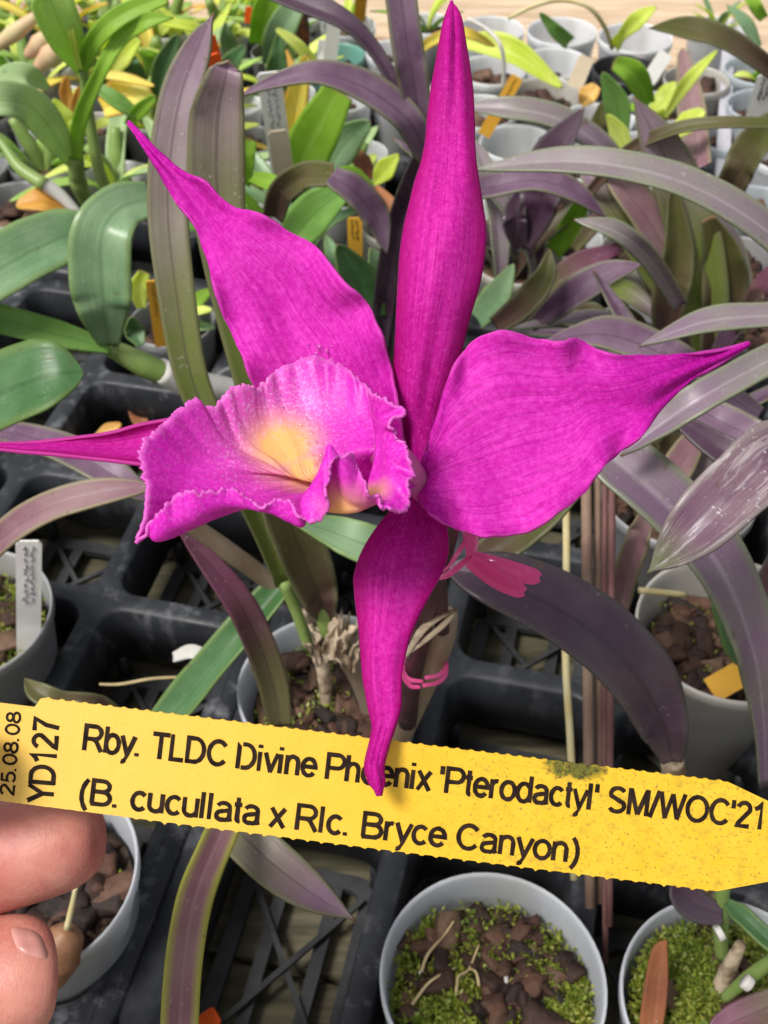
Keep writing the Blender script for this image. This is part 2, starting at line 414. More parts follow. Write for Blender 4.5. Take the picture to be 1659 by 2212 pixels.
def patch(name, mat, parent, L, Rr, dL, dR, bulge, n=70, m=31, ruffle=.0, rfreq=30, jag=1.2, ripple=0., keel=0., label=None, skew=0.):
    """sheet between two outlines (base to tip, picture px), depths along each, bulge of the middle toward the viewer (m)"""
    l2 = crv([Vector((*p, 0)) for p in L], n); r2 = crv([Vector((*p, 0)) for p in Rr], n)
    rows = []; sd_ = random.random() * 90
    for i in range(n):
        t = i / (n - 1)
        a, b = samp(dL, t), samp(dR, t); bl = samp(bulge, t)
        row = []
        wid = (l2[i] - r2[i]).length
        for j in range(m):
            x = j / (m - 1); e = abs(2 * x - 1)
            q = lerp(l2[i], r2[i], x)
            jg = jag * e ** 6 * min(1, wid / 60)
            q = q + (l2[i] - r2[i]).normalized() * (1 if x < .5 else -1) * jg * noise.noise(Vector((t * 28, x * 3, sd_)))
            s_ = 2 * x - 1 + skew
            dd = lerp(a, b, x) - bl * (1 - e * e)
            dd += ruffle * e ** 3 * math.sin(t * rfreq + (1.7 if x < .5 else 0) + 2 * noise.noise(Vector((t * 6, sd_, x * 2)))) * min(1, wid / 120)
            dd += ripple * noise.noise(Vector((t * 5, x * 3.2, sd_ + 9)))
            dd -= keel * max(0, 1 - abs(s_) * 5) * min(1, wid / 80)
            row.append(P(q.x, q.y, dd))
        rows.append(row)
    mb = MB(); grid(mb, rows)
    return mb.build(name, M[mat], parent, solid=.0009, label=label)

# ------------------------------------------------------------------ pots and mixes
ICO = None
def ico():
    global ICO
    if ICO is None:
        bm = bmesh.new(); bmesh.ops.create_icosphere(bm, subdivisions=2, radius=1)
        ICO = ([v.co.copy() for v in bm.verts], [tuple(v.index for v in f.verts) for f in bm.faces]); bm.free()
    return ICO
def chip(mb, c, s):
    V_, F_ = ico()
    rot = Matrix.Rotation(random.uniform(0, 6.3), 3, 'Z') @ Matrix.Rotation(random.uniform(-.7, .7), 3, 'X') @ Matrix.Rotation(random.uniform(-.6, .6), 3, 'Y')
    sx, sy, sz = s * random.uniform(.9, 1.6), s * random.uniform(.45, .85), s * random.uniform(.22, .5); o = random.random() * 99
    out = []
    for v in V_:
        p = Vector((math.copysign(abs(v.x) ** .42, v.x) * sx, math.copysign(abs(v.y) ** .42, v.y) * sy, math.copysign(abs(v.z) ** .6, v.z) * sz))
        p *= 1 + .38 * noise.noise(v * 1.4 + Vector((o, 0, 0))) + .26 * noise.noise(v * 3.4 + Vector((o, 7, 0)))
        out.append(c + rot @ p)
    mb.add(out, F_)
def pot_parts(root, c, r, h, matk, fillz=.018, chips=40, moss=0, chip_s=.0065, lean=Vector((0, 0, 0)), taper=.74, mossfn=None, empty=False, rim_label=None):
    """c = centre of the rim; the pot stands h below it"""
    def at(rad, z, a): return c + Vector((math.cos(a) * rad, math.sin(a) * rad, 0)) + Vector((0, 0, z)) + lean * (z / h)
    prof = [(.0, -h + .002), (r * taper * .9, -h + .001), (r * taper, -h), (r * taper + .001, -h + .002), (r * .965, -.009), (r * .975, -.0085), (r * 1.0, -.0075), (r * 1.005, -.002), (r * 1.0, 0), (r * .982, .0), (r * .968, -.002), (r * .955, -.008), (r * (taper + .12), -h * .55), (r * taper * .96, -h + .004), (0, -h + .0045)]
    mb = MB(); k = 56; wob = random.random() * 9
    rows = []
    for (a_, z_) in prof:
        rows.append([at(a_ * (1 + .012 * math.sin(2 * (2 * math.pi * j / k) + wob)), z_, 2 * math.pi * j / k) for j in range(k)])
    grid(mb, rows, [(j / k, i / len(rows)) for i in range(len(rows)) for j in range(k)], closed=True)
    po = mb.build('pot', M[matk], root)
    if empty: return po
    fr = r * (taper + (1 - taper) * (1 - fillz / h)) * .93
    mb = MB(); rows = []
    for i in range(7):
        q = i / 6
        rows.append([at(fr * q, -fillz - .004 + .003 * noise.noise(Vector((q * 3, j * .4, wob))), 2 * math.pi * j / 24) for j in range(24)])
    grid(mb, rows, [(0, 0)] * (7 * 24), closed=True)
    mb.build('soil', M['soil'], root)
    if chips:
        mb = MB()
        for i in range(chips):
            a = random.uniform(0, 6.283); q = (fr - chip_s * 1.1) * math.sqrt(random.random())
            chip(mb, at(q, -fillz + random.uniform(-.004, .004), a), chip_s * random.uniform(.6, 1.35))
        o = mb.build('bark_mix', M['bark'], root); o['kind'] = 'stuff'
    if moss:
        mb = MB()
        for i in range(moss):
            a = random.uniform(0, 6.283); q = fr * .99 * math.sqrt(random.random())
            pp = at(q, 0, a)
            if mossfn and random.random() > mossfn(pp - c): continue
            nz = noise.noise(pp * 60)
            base = at(q, -fillz + .001 + .004 * nz, a)
            for k_ in range(7):
                d_ = Vector((random.gauss(0, 1), random.gauss(0, 1), random.uniform(.1, 1.2))).normalized()
                l_ = random.uniform(.0014, .0036); s_, b_ = frame_of(d_, Vector((random.gauss(0, 1), random.gauss(0, 1), random.gauss(0, 1))))
                ww = l_ * random.uniform(.18, .32); z0 = base + Vector((random.gauss(0, .0012), random.gauss(0, .0012), random.uniform(-.001, .003)))
                mid_ = z0 + d_ * l_ * .55 + b_ * l_ * .1
                mb.add([z0, mid_ - s_ * ww, z0 + d_ * l_, mid_ + s_ * ww], [(0, 1, 2, 3)])
        o = mb.build('moss', M['moss'], root); o['kind'] = 'stuff'
    return po

# ------------------------------------------------------------------ setting: ground, bench, trays
mb = MB(); grid(mb, [[Vector((x, y, -.8)) for x in (-60, 60)] for y in (-60, 60)])
props(mb.build('ground', simple_mat('ground_gravel', (.2, .18, .15), (.32, .29, .25), 6, .9, .2, bumpS=.4), None, Vector((0, 0, -.8))), kind='structure')
M['wood_near'] = simple_mat('mossy_shaded_bench_wood', (.035, .035, .02), (.12, .105, .065), 16, .75, .25, bumpS=.4, stretch=(1, 8, 8), detail=6)  # mossy wood; shade under the trays is put into this darker colour too
bench = thing('wooden_bench', W(0, .6, -.8), 'weathered slatted wooden bench under the black trays and pots', 'bench')
mb = MB()
for i in range(22):
    v = .02 + i * .082
    if v > 1.16: break
    box(mb, W(random.uniform(-.01, .01), v, -.012), UU * 1.1, VV * .0398, Vector((0, 0, .010)))
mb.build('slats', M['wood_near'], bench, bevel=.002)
mb = MB()
for i in range(5):
    box(mb, W(0, 1.235 + i * .125, -.014 + .003 * (i % 2)), UU * 1.25, VV * .0605, Vector((0, 0, .011)))
mb.build('board', M['wood'], bench, bevel=.002, label='pale tan bare boards at the back of the bench')
mb = MB()
for u in (-.95, -.3, .3, .95):
    box(mb, W(u, .9, -.052), UU * .03, VV * .9, Vector((0, 0, .028)))
    for v in (.1, 1.7): box(mb, W(u, v, -.4405), UU * .03, VV * .03, Vector((0, 0, .3595)))
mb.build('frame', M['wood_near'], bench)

def rsq(u0, u1, v0, v1, r, k=6):
    pts = []
    for (cu, cv, a0) in ((u1 - r, v1 - r, 0), (u0 + r, v1 - r, 90), (u0 + r, v0 + r, 180), (u1 - r, v0 + r, 270)):
        for i in range(k + 1):
            a = R_(a0 + 90 * i / k); pts.append((cu + r * math.cos(a), cv + r * math.sin(a)))
    return pts
def sq(u0, u1, v0, v1, k=6):
    """same point count as rsq, on the square outline"""
    pts = []; cu, cv = (u0 + u1) / 2, (v0 + v1) / 2
    for q in range(4):
        for i in range(k + 1):
            a = R_(q * 90 + 90 * i / k)
            c_, s_ = math.cos(a), math.sin(a); mx = max(abs(c_), abs(s_))
            # corner-centred spread so that index matches rsq
            f = i / k
            if q == 0: p = (u1, lerp(cv, v1, f * 2)) if f <= .5 else (lerp(u1, cu, f * 2 - 1), v1)
            elif q == 1: p = (lerp(cu, u0, f * 2), v1) if f <= .5 else (u0, lerp(v1, cv, f * 2 - 1))
            elif q == 2: p = (u0, lerp(cv, v0, f * 2)) if f <= .5 else (lerp(u0, cu, f * 2 - 1), v0)
            else: p = (lerp(cu, u1, f * 2), v0) if f <= .5 else (u1, lerp(v0, cv, f * 2 - 1))
            pts.append(p)
    return pts
ZT = .062
def tray(us, vs_, label, bar=.0105, zt=ZT, zf=.004, rc=.013):
    root = thing('plant_tray', W((us[0] + us[-1]) / 2, (vs_[0] + vs_[-1]) / 2, 0), label, 'plant tray', 'black plastic plant trays on the bench')
    mb = MB(); fb = MB()
    hb = bar / 2
    for a in range(len(us) - 1):
        for b in range(len(vs_) - 1):
            u0, u1, v0, v1 = us[a], us[a + 1], vs_[b], vs_[b + 1]
            outer = sq(u0, u1, v0, v1)
            rim = rsq(u0 + hb, u1 - hb, v0 + hb, v1 - hb, rc)
            rim2 = rsq(u0 + hb + .0012, u1 - hb - .0012, v0 + hb + .0012, v1 - hb - .0012, rc)
            low = rsq(u0 + hb + .004, u1 - hb - .004, v0 + hb + .004, v1 - hb - .004, rc * .9)
            k = len(outer)
            rows = [[W(*p, zt) for p in outer], [W(*p, zt + .0001) for p in rim], [W(*p, zt - .0016) for p in rim2], [W(*p, zt - .036) for p in low], [W(*p, zt - .0365) for p in rsq(u0 + hb - .001, u1 - hb + .001, v0 + hb - .001, v1 - hb + .001, rc)], [W(*p, zt - .003) for p in rsq(u0 + hb - .002, u1 - hb + .002, v0 + hb - .002, v1 - hb + .002, rc)]]
            grid(mb, rows, [(0, 0)] * (k * len(rows)), closed=True)
            # corner posts going down to the floor
            for (cu, cv) in ((u0, v0), (u1, v0), (u0, v1), (u1, v1)):
                pass
            # floor frame and bars
            cu, cv = (u0 + u1) / 2, (v0 + v1) / 2
            fo = rsq(u0 + hb + .004, u1 - hb - .004, v0 + hb + .004, v1 - hb - .004, .012)
            fi = rsq(u0 + hb + .012, u1 - hb - .012, v0 + hb + .012, v1 - hb - .012, .008)
            k = len(fo)
            rows = [[W(*p, zf + .004) for p in fo], [W(*p, zf + .004) for p in fi], [W(*p, zf) for p in fi], [W(*p, zf) for p in fo], [W(*p, zf + .004) for p in fo]]
            grid(fb, rows, [(0, 0)] * (k * len(rows)), closed=True)
            for q in (-.5, .5):
                box(fb, W(cu + q * (u1 - u0) * .3, cv, zf + .0017), UU * .0032, VV * ((v1 - v0) / 2 - .014), Vector((0, 0, .0017)))
            for sx in (-1, 1):
                dv = (UU * (u1 - u0) * .32 + VV * sx * (v1 - v0) * .32)
                pr = Vector((-dv.y, dv.x, 0)).normalized()
                box(fb, W(cu, cv, zf + .006 + .0013 * sx), dv, pr * .0014, Vector((0, 0, .0012)))
            for (cu2, cv2, pu, pv) in ((u0 + hb + .006, v0 + hb + .006, 1, 1), (u1 - hb - .006, v0 + hb + .006, -1, 1), (u0 + hb + .006, v1 - hb - .006, 1, -1), (u1 - hb - .006, v1 - hb - .006, -1, -1)):
                box(mb, W(cu2, cv2, (zf + zt - .0365) / 2 + .002), UU * .0028, VV * .0028, Vector((0, 0, (zt - .0365 - zf) / 2 - .001)))
    # outer flange and skirt
    e = .0085
    ins = rsq(us[0], us[-1], vs_[0], vs_[-1], .003, 8)
    out = rsq(us[0] - e, us[-1] + e, vs_[0] - e, vs_[-1] + e, .022, 8)
    out2 = rsq(us[0] - e - .002, us[-1] + e + .002, vs_[0] - e - .002, vs_[-1] + e + .002, .024, 8)
    k = len(ins)
    rows = [[W(*p, zt - .0003) for p in ins], [W(*p, zt - .0003) for p in out], [W(*p, zt - .003) for p in out2], [W(*p, zt - .02) for p in out2]]
    grid(mb, rows, [(0, 0)] * (k * 4), closed=True)
    mb.build('lattice', M['tray'], root); fb.build('floor_grid', M['tray_floor'], root, smooth=False)
    return root
tray([-.427, -.339, -.2507, -.163], [.157, .2865, .380, .4735, .567, .66], 'black lattice tray at the left, its front corner beside the hand')
tray([-.143, -.055, .033, .121, .209], [.157, .2845, .378, .4725, .566, .66], 'black lattice tray under the magenta flower and the front moss pot')
tray([-.62 + .0735 * i for i in range(7)], [.69 + .0735 * i for i in range(7)], 'black tray of small cells at the back left, crowded with pots', bar=.006, rc=.006)
tray([-.155 + .0735 * i for i in range(4)], [.69 + .0735 * i for i in range(7)], 'black tray of small cells at the back under the white pots', bar=.006, rc=.006)
tray([.12 + .0735 * i for i in range(5)], [.69 + .0735 * i for i in range(7)], 'black tray of small cells at the back right beyond the grey rail', bar=.006, rc=.006)
mb = MB()
for s_ in range(12):
    box(mb, W(.078, .86 + s_ * .03, .036), UU * .005, VV * .0115, Vector((0, 0, .036)))
box(mb, W(.078, 1.025, .0745), UU * .006, VV * .186, Vector((0, 0, .0025)))
props(mb.build('plastic_rail', M['rail'], None, W(.078, 1.02, 0), bevel=.001), 'pale grey slotted plastic rail between the back pots', 'rail')

# ------------------------------------------------------------------ the flowering orchid and its pot
H_P = .092
def rim_c(px, py, z=.10): return G(px, py, z)
def pot_plant(name, px, py, hw, matk, label, cat='potted orchid', z=.10, group=None, **kw):
    c = G(px, py, z); r = hw * depth(c) / FPX
    root = thing(name, Vector((c.x, c.y, z - H_P)), label, cat, group)
    pot_parts(root, c, r, H_P, matk, **kw)
    return root, c, r

orch, c5, r5 = pot_plant('flowering_orchid', 715, 1480, 200, 'pot_front', 'orchid with one large magenta flower and purple strap leaves in a translucent pot', chips=170, chip_s=.0055, moss=700, mossfn=lambda q: .55 if q.x > -.01 else .2)
# canes and leaves
def cane(parent, name, matk, pts, d, rpx, n=12, flat=1., label=None):
    ds = d if isinstance(d, list) else [lerp(d[0], d[1], i / (len(pts) - 1)) for i in range(len(pts))]
    mb = MB()
    rp = rpx if isinstance(rpx, list) else [rpx]
    dm = sum(ds) / len(ds)
    tube(mb, [P(*p, q) for p, q in zip(pts, ds)], [x * dm / FPX for x in rp], n, flat=flat)
    return mb.build(name, M[matk], parent, label=label)
# left growth carrying the two tall leaves
cane(orch, 'cane', 'cane_brown', [(805, 1580), (785, 1500), (755, 1430), (715, 1360)], (.575, .532), [14, 17, 21, 18])
cane(orch, 'cane', 'papery', [(705, 1530), (700, 1460), (685, 1390), (660, 1320)], (.575, .54), [13, 15, 16, 14])
cane(orch, 'cane', 'cane_green', [(708, 1372), (700, 1340), (690, 1300)], (.529, .52), [19, 17, 22])
cane(orch, 'cane', 'cane_green', [(668, 1400), (640, 1320), (612, 1255)], (.54, .515), [13, 13, 14])
# papery sheath: torn, crumpled scraps round the node
for q, (cx, cy, dd_, hgt, rad) in enumerate(((718, 1384, .528, .017, .0046), (748, 1392, .531, .014, .004))):
    cc = P(cx, cy, dd_); rows = []
    for i in range(12):
        t = i / 11; rows.append([])
        for j in range(40):
            a = 2 * math.pi * j / 40
            nz = noise.noise(Vector((math.cos(a) * 1.3, math.sin(a) * 1.3, t * 1.5 + 3 + q * 5))); nf = noise.noise(Vector((math.cos(a) * 4, math.sin(a) * 4, t * 5 + q * 9)))
            rr_ = rad * (.62 + .75 * t ** 1.5 + .75 * nz * t + .22 * nf)
            top_ = 1 + .7 * noise.noise(Vector((math.cos(a) * 2.4, math.sin(a) * 2.4, 7 + q))) + .3 * nf
            rows[-1].append(cc + RT * (math.cos(a) * rr_) + UP * (-hgt * .5 + t * hgt * top_ + .0012 * nf) - FW * (math.sin(a) * rr_))
    mb = MB(); grid(mb, rows, [(0, 0)] * (12 * 40), closed=True)
    mb.build('sheath', M['papery'], orch, solid=.0004, label='dry torn papery sheath on the left canes')
for (pts, wd, tw) in (([(705, 1420), (690, 1380), (668, 1352)], [14, 26, 6], 60), ([(735, 1425), (742, 1385), (775, 1352)], [16, 30, 4], -70), ([(715, 1430), (712, 1395), (725, 1350)], [20, 34, 8], 40), ([(760, 1450), (765, 1410), (785, 1375)], [12, 20, 3], 80), ([(690, 1440), (678, 1405), (655, 1390)], [10, 20, 3], -50), ([(745, 1440), (730, 1400), (748, 1362)], [14, 26, 5], 100)):
    leaf(orch, 'papery', pts, wd, d=(.53, .52), fold=.6, prof=False, twist=tw, wave=.5, name='sheath', label='torn papery scrap of dry sheath')
leaf(orch, 'purple_green', [(612, 1260), (565, 1140), (490, 980), (418, 830), (382, 640), (362, 430), (385, 230), (425, 110), (462, 28)], [34, 46, 58, 70, 80, 88, 86, 62, 4], d=[.515, .49, .46, .44, .425, .415, .405, .4, .395], fold=.22, upmix=.2, prof=False, label='tall green strap leaf turning purple to a hooked point')
leaf(orch, 'purple_green', [(700, 1335), (655, 1180), (600, 1010), (548, 830), (496, 620), (470, 420), (470, 260), (486, 172), (491, 146), (493, 131)], [26, 90, 86, 80, 88, 116, 118, 82, 54, 8], d=[.525, .5, .475, .45, .43, .41, .395, .385, .384, .382], fold=.3, upmix=.2, prof=False, label='broad strap leaf with a rounded lavender grey tip')
leaf(orch, 'olive', [(702, 1340), (690, 1290), (655, 1200), (620, 1110), (590, 1040)], [30, 80, 105, 110, 100], d=[.524, .51, .495, .48, .47], fold=.35, prof=False)
leaf(orch, 'wine', [(606, 1570), (590, 1480), (555, 1380), (515, 1300), (450, 1215), (385, 1145)], [50, 64, 66, 64, 46, 6], d=[.5, .49, .475, .46, .45, .44], fold=.3, prof=False, upmix=.3)
leaf(orch, 'deep_green', [(650, 1215), (560, 1320), (470, 1425), (400, 1510), (330, 1590)], [50, 66, 70, 72, 60], d=[.54, .535, .535, .54, .545], fold=.6, prof=False, roll=12)
leaf(orch, 'grey_green', [(900, 1215), (800, 1180), (720, 1150), (620, 1118)], [80, 88, 70, 8], d=[.42, .41, .41, .405], fold=.3, prof=False, upmix=.5)
leaf(orch, 'striped', [(610, 1560), (540, 1660), (478, 1800), (425, 1930), (398, 2070), (385, 2260)], [50, 66, 70, 76, 78, 78], d=[.52, .45, .4, .375, .36, .35], fold=.35, prof=False, upmix=.2)
leaf(orch, 'purple_green', [(612, 1562), (520, 1660), (500, 1760), (560, 1840), (660, 1920), (768, 1988)], [50, 80, 92, 100, 84, 4], d=[.52, .46, .43, .415, .41, .405], fold=.35, prof=False, upmix=.35)
cane(orch, 'cane', 'cane_brown', [(395, 1122), (480, 1182), (560, 1240), (640, 1310), (690, 1420)], (.50, .57), [19, 21, 20, 18, 16], label='old brown cane leaning out to the left')
# flowering cane at right of the pot
cane(orch, 'cane', 'cane_brown', [(838, 1640), (880, 1540), (920, 1450), (950, 1380), (966, 1330)], [.52, .47, .43, .405, .39], [32, 34, 34, 30, 22], label='thick grey brown old cane')
cane(orch, 'flower_stalk', 'cane_dark', [(880, 1560), (893, 1450), (920, 1330), (960, 1190), (975, 1110), (930, 1070)], [.46, .42, .38, .335, .3, .275], [26, 24, 20, 19, 17, 12], label='dark purple flower stalk')
cane(orch, 'bud_sheath', 'cane_dark', [(956, 1362), (948, 1300), (945, 1240), (952, 1200)], [.388, .375, .362, .352], [16, 21, 20, 12])
for q, (pts, rp) in enumerate((([(878, 1418), (905, 1370), (935, 1340), (982, 1318)], [4, 9, 9, 3]), ([(884, 1412), (925, 1378), (962, 1345), (990, 1312)], [2, 6, 7, 2]))):
    cane(orch, 'dry_bract', 'papery', pts, (.384, .374), rp, 8, .35)
# flower: the column carries the sepals, petals and lip
mb = MB()
tube(mb, [P(930, 1075, .279), P(905, 1050, .2685), P(880, 1015, .262), (P(850, 985, .2575)), P(815, 985, .2545)], [.0026, .003, .0034, .0034, .0028], 16)
flower = mb.build('flower', simple_mat('column_pink', (.5, .06, .3), (.62, .2, .38), 60, .4, .4, trans=.25), orch, label='large magenta flower with five pointed tepals and a frilled yellow-throated lip')
patch('dorsal_sepal', 'sepal', flower,
      [(889, 1050), (880, 960), (856, 886), (852, 800), (855, 740), (858, 680), (862, 610), (866, 545), (874, 490), (886, 440), (899, 390), (912, 350), (920, 310), (924, 265), (932, 200), (942, 140), (951, 90), (960, 45), (974, 4)],
      [(908, 1050), (945, 960), (958, 886), (978, 820), (997, 750), (1013, 686), (1033, 620), (1044, 560), (1048, 500), (1042, 450), (1034, 400), (1027, 350), (1024, 310), (1023, 265), (1020, 200), (1012, 140), (1004, 90), (994, 35), (977, 4)],
      [.276, .2745, .273, .272, .272, .273, .274, .276, .278, .281, .284], [.276, .2745, .273, .272, .272, .273, .274, .276, .278, .281, .284], [.0, .002, .004, .0055, .006, .0055, .004, .003, .003, .002, 0], ruffle=.0003, jag=.6, ripple=.002)
patch('petal', 'petal', flower,
      [(870, 1040), (810, 1020), (740, 1000), (660, 960), (600, 900), (548, 835), (520, 770), (490, 695), (462, 625), (447, 570), (428, 500), (382, 440), (352, 385), (322, 336), (296, 296), (276, 264)],
      [(893, 1020), (870, 940), (855, 860), (845, 790), (822, 725), (795, 660), (745, 615), (690, 540), (610, 490), (553, 459), (500, 445), (440, 388), (400, 375), (345, 330), (302, 286), (278, 263)],
      [.276, .278, .279, .28, .28, .28, .28, .28, .281, .282, .284, .286, .288, .29, .292, .294], [.272, .27, .269, .268, .268, .269, .270, .272, .274, .276, .279, .282, .286, .289, .292, .294], [0, -.001, -.003, -.004, -.005, -.005, -.005, -.004, -.003, -.003, -.003, -.002, -.001, 0, 0, 0], ruffle=.0024, rfreq=40, jag=5, ripple=.0028, label='upper left petal with wavy edge')
patch('petal', 'petal', flower,
      [(900, 1032), (924, 960), (948, 890), (965, 830), (988, 778), (1030, 732), (1085, 713), (1165, 733), (1212, 738), (1245, 731), (1300, 759), (1360, 767), (1430, 769), (1500, 763), (1565, 754), (1618, 740)],
      [(905, 1080), (918, 1100), (945, 1122), (985, 1143), (1040, 1158), (1100, 1157), (1160, 1140), (1220, 1098), (1262, 1066), (1292, 1022), (1335, 980), (1388, 940), (1430, 880), (1490, 825), (1555, 786), (1619, 744)],
      [.27, .268, .266, .265, .264, .263, .263, .263, .264, .265, .266, .268, .27, .273, .276, .279], [.266, .263, .261, .259, .258, .258, .258, .259, .26, .262, .264, .266, .269, .272, .276, .279], [0, .0, -.001, -.002, -.003, -.004, -.004, -.004, -.003, -.002, -.001, .001, .001, .001, 0, 0], ruffle=.002, rfreq=40, jag=5, ripple=.0028, label='right petal with a long drawn-out point')
patch('lateral_sepal', 'sepal', flower,
      [(880, 1060), (850, 1098), (815, 1140), (784, 1190), (766, 1245), (768, 1290), (776, 1350), (781, 1410), (786, 1470), (796, 1525), (805, 1565), (803, 1592), (794, 1630), (790, 1660), (800, 1695), (817, 1718)],
      [(925, 1070), (945, 1110), (964, 1140), (968, 1175), (966, 1205), (952, 1245), (922, 1295), (893, 1352), (876, 1405), (866, 1465), (863, 1530), (848, 1580), (834, 1625), (827, 1660), (829, 1690), (822, 1718)],
      [.276, .275, .274, .273, .272, .27, .267, .264, .26, .256, .252, .2495, .2475, .246, .245, .244], [.278, .277, .276, .275, .274, .272, .268, .265, .261, .256, .252, .2495, .2475, .246, .245, .244], [.001, .002, .003, .0035, .0035, .003, .003, .003, .003, .0025, .002, .0015, .001, .001, .0005, 0], ruffle=.0005, jag=.8, ripple=.0022, label='lower sepal hanging down over the yellow label')
patch('lateral_sepal', 'sepal', flower,
      [(880, 1030), (780, 960), (600, 905), (450, 895), (365, 905), (300, 917), (240, 934), (170, 944), (100, 952), (40, 956), (-70, 958)],
      [(890, 1060), (780, 1060), (600, 1040), (450, 1020), (370, 1012), (305, 1004), (240, 996), (150, 986), (90, 980), (40, 976), (-72, 964)],
      [.28, .283, .286, .288, .289, .29, .291, .292, .293, .294, .295], [.276, .279, .28, .281, .281, .282, .284, .286, .288, .29, .294], [0, -.004, -.006, -.006, -.006, -.006, -.005, -.003, -.002, -.001, 0], ruffle=.0003, jag=.6, ripple=.001, label='left sepal pointing out of the picture, folded along its middle')

# ---- lip: rows throat -> rim, stations around the frill (z7 zoom coordinates)
LIP0 = .2475
def z7(x, y, mm): return P(274.3 + x * .3968, 740.6 + y * .3968, LIP0 + mm * .001)
ST = [  # rim, mid, throat
 ((1305,262,14),(1345,430,13),(1380,590,8)), ((1250,185,18),(1275,400,15),(1265,600,8)), ((1140,100,20),(1150,380,17),(1165,640,8)),
 ((1000,78,21),(1040,380,18),(1065,700,8)), ((885,108,20),(925,400,18),(1010,735,9)), ((785,172,18),(840,430,17),(985,745,9)),
 ((700,250,15),(760,470,16),(965,745,9)), ((630,228,12),(690,500,14),(950,740,9)), ((552,255,10),(640,530,12),(930,735,9)),
 ((472,352,8),(590,560,11),(900,725,9)), ((375,305,4),(520,560,8),(870,718,9)), ((270,372,1),(440,600,6),(830,712,9)),
 ((185,455,-2),(380,640,4),(790,710,9)), ((75,548,-4),(320,690,2),(750,712,9)), ((85,700,-6),(300,750,1),(740,735,9)),
 ((105,820,-8),(300,830,-1),(760,765,9)), ((48,1095,-12),(230,960,-4),(790,790,9)),
 ((150,960,-14),(165,1075,-12),(800,800,9)), ((210,880,-15),(260,1020,-13),(820,810,8)), ((300,812,-16),(350,975,-14),(850,825,7)), ((410,800,-16),(445,925,-14),(880,830,6)),
 ((520,802,-16),(540,893,-14),(910,830,5)), ((610,812,-16),(640,898,-14),(930,830,4)), ((690,872,-16),(700,903,-14),(950,830,3)),
 ((780,872,-16),(790,925,-14),(970,830,2)), ((855,855,-16),(880,970,-14),(985,850,1)), ((905,905,-16.5),(955,992,-14),(995,865,-1)),
 ((1000,990,-18),(955,870,-15.5),(1000,870,-5)), ((1062,945,-19),(1010,780,-17),(1040,890,-8)), ((1082,840,-20),(1055,690,-18),(1070,905,-10)),
 ((1100,740,-20),(1085,610,-18),(1090,912,-11)), ((1130,640,-19),(1110,572,-18),(1120,916,-12)),
 ((1215,600,-17),(1190,760,-17),(1180,922,-12)), ((1265,690,-16),(1240,830,-16),(1230,918,-12)), ((1300,790,-15),(1290,865,-14.5),(1275,905,-11)),
 ((1355,850,-14),(1335,868,-12),(1310,860,-8)), ((1430,910,-13),(1375,845,-10),(1318,810,-5)), ((1520,885,-11),(1420,790,-8),(1320,775,-2)),
 ((1540,780,-9),(1435,720,-6),(1328,740,0)), ((1552,660,-7),(1435,640,-4),(1345,690,2)), ((1522,560,-5),(1425,560,-2),(1358,640,3)),
 ((1455,508,-3.5),(1405,500,0),(1363,605,4)), ((1440,450,-5),(1398,460,0),(1365,590,4)), ((1520,388,-4),(1398,415,1),(1368,575,4)), ((1400,300,0),(1365,395,3),(1370,570,5)), ((1312,250,3),(1340,410,5),(1372,575,6)),
]
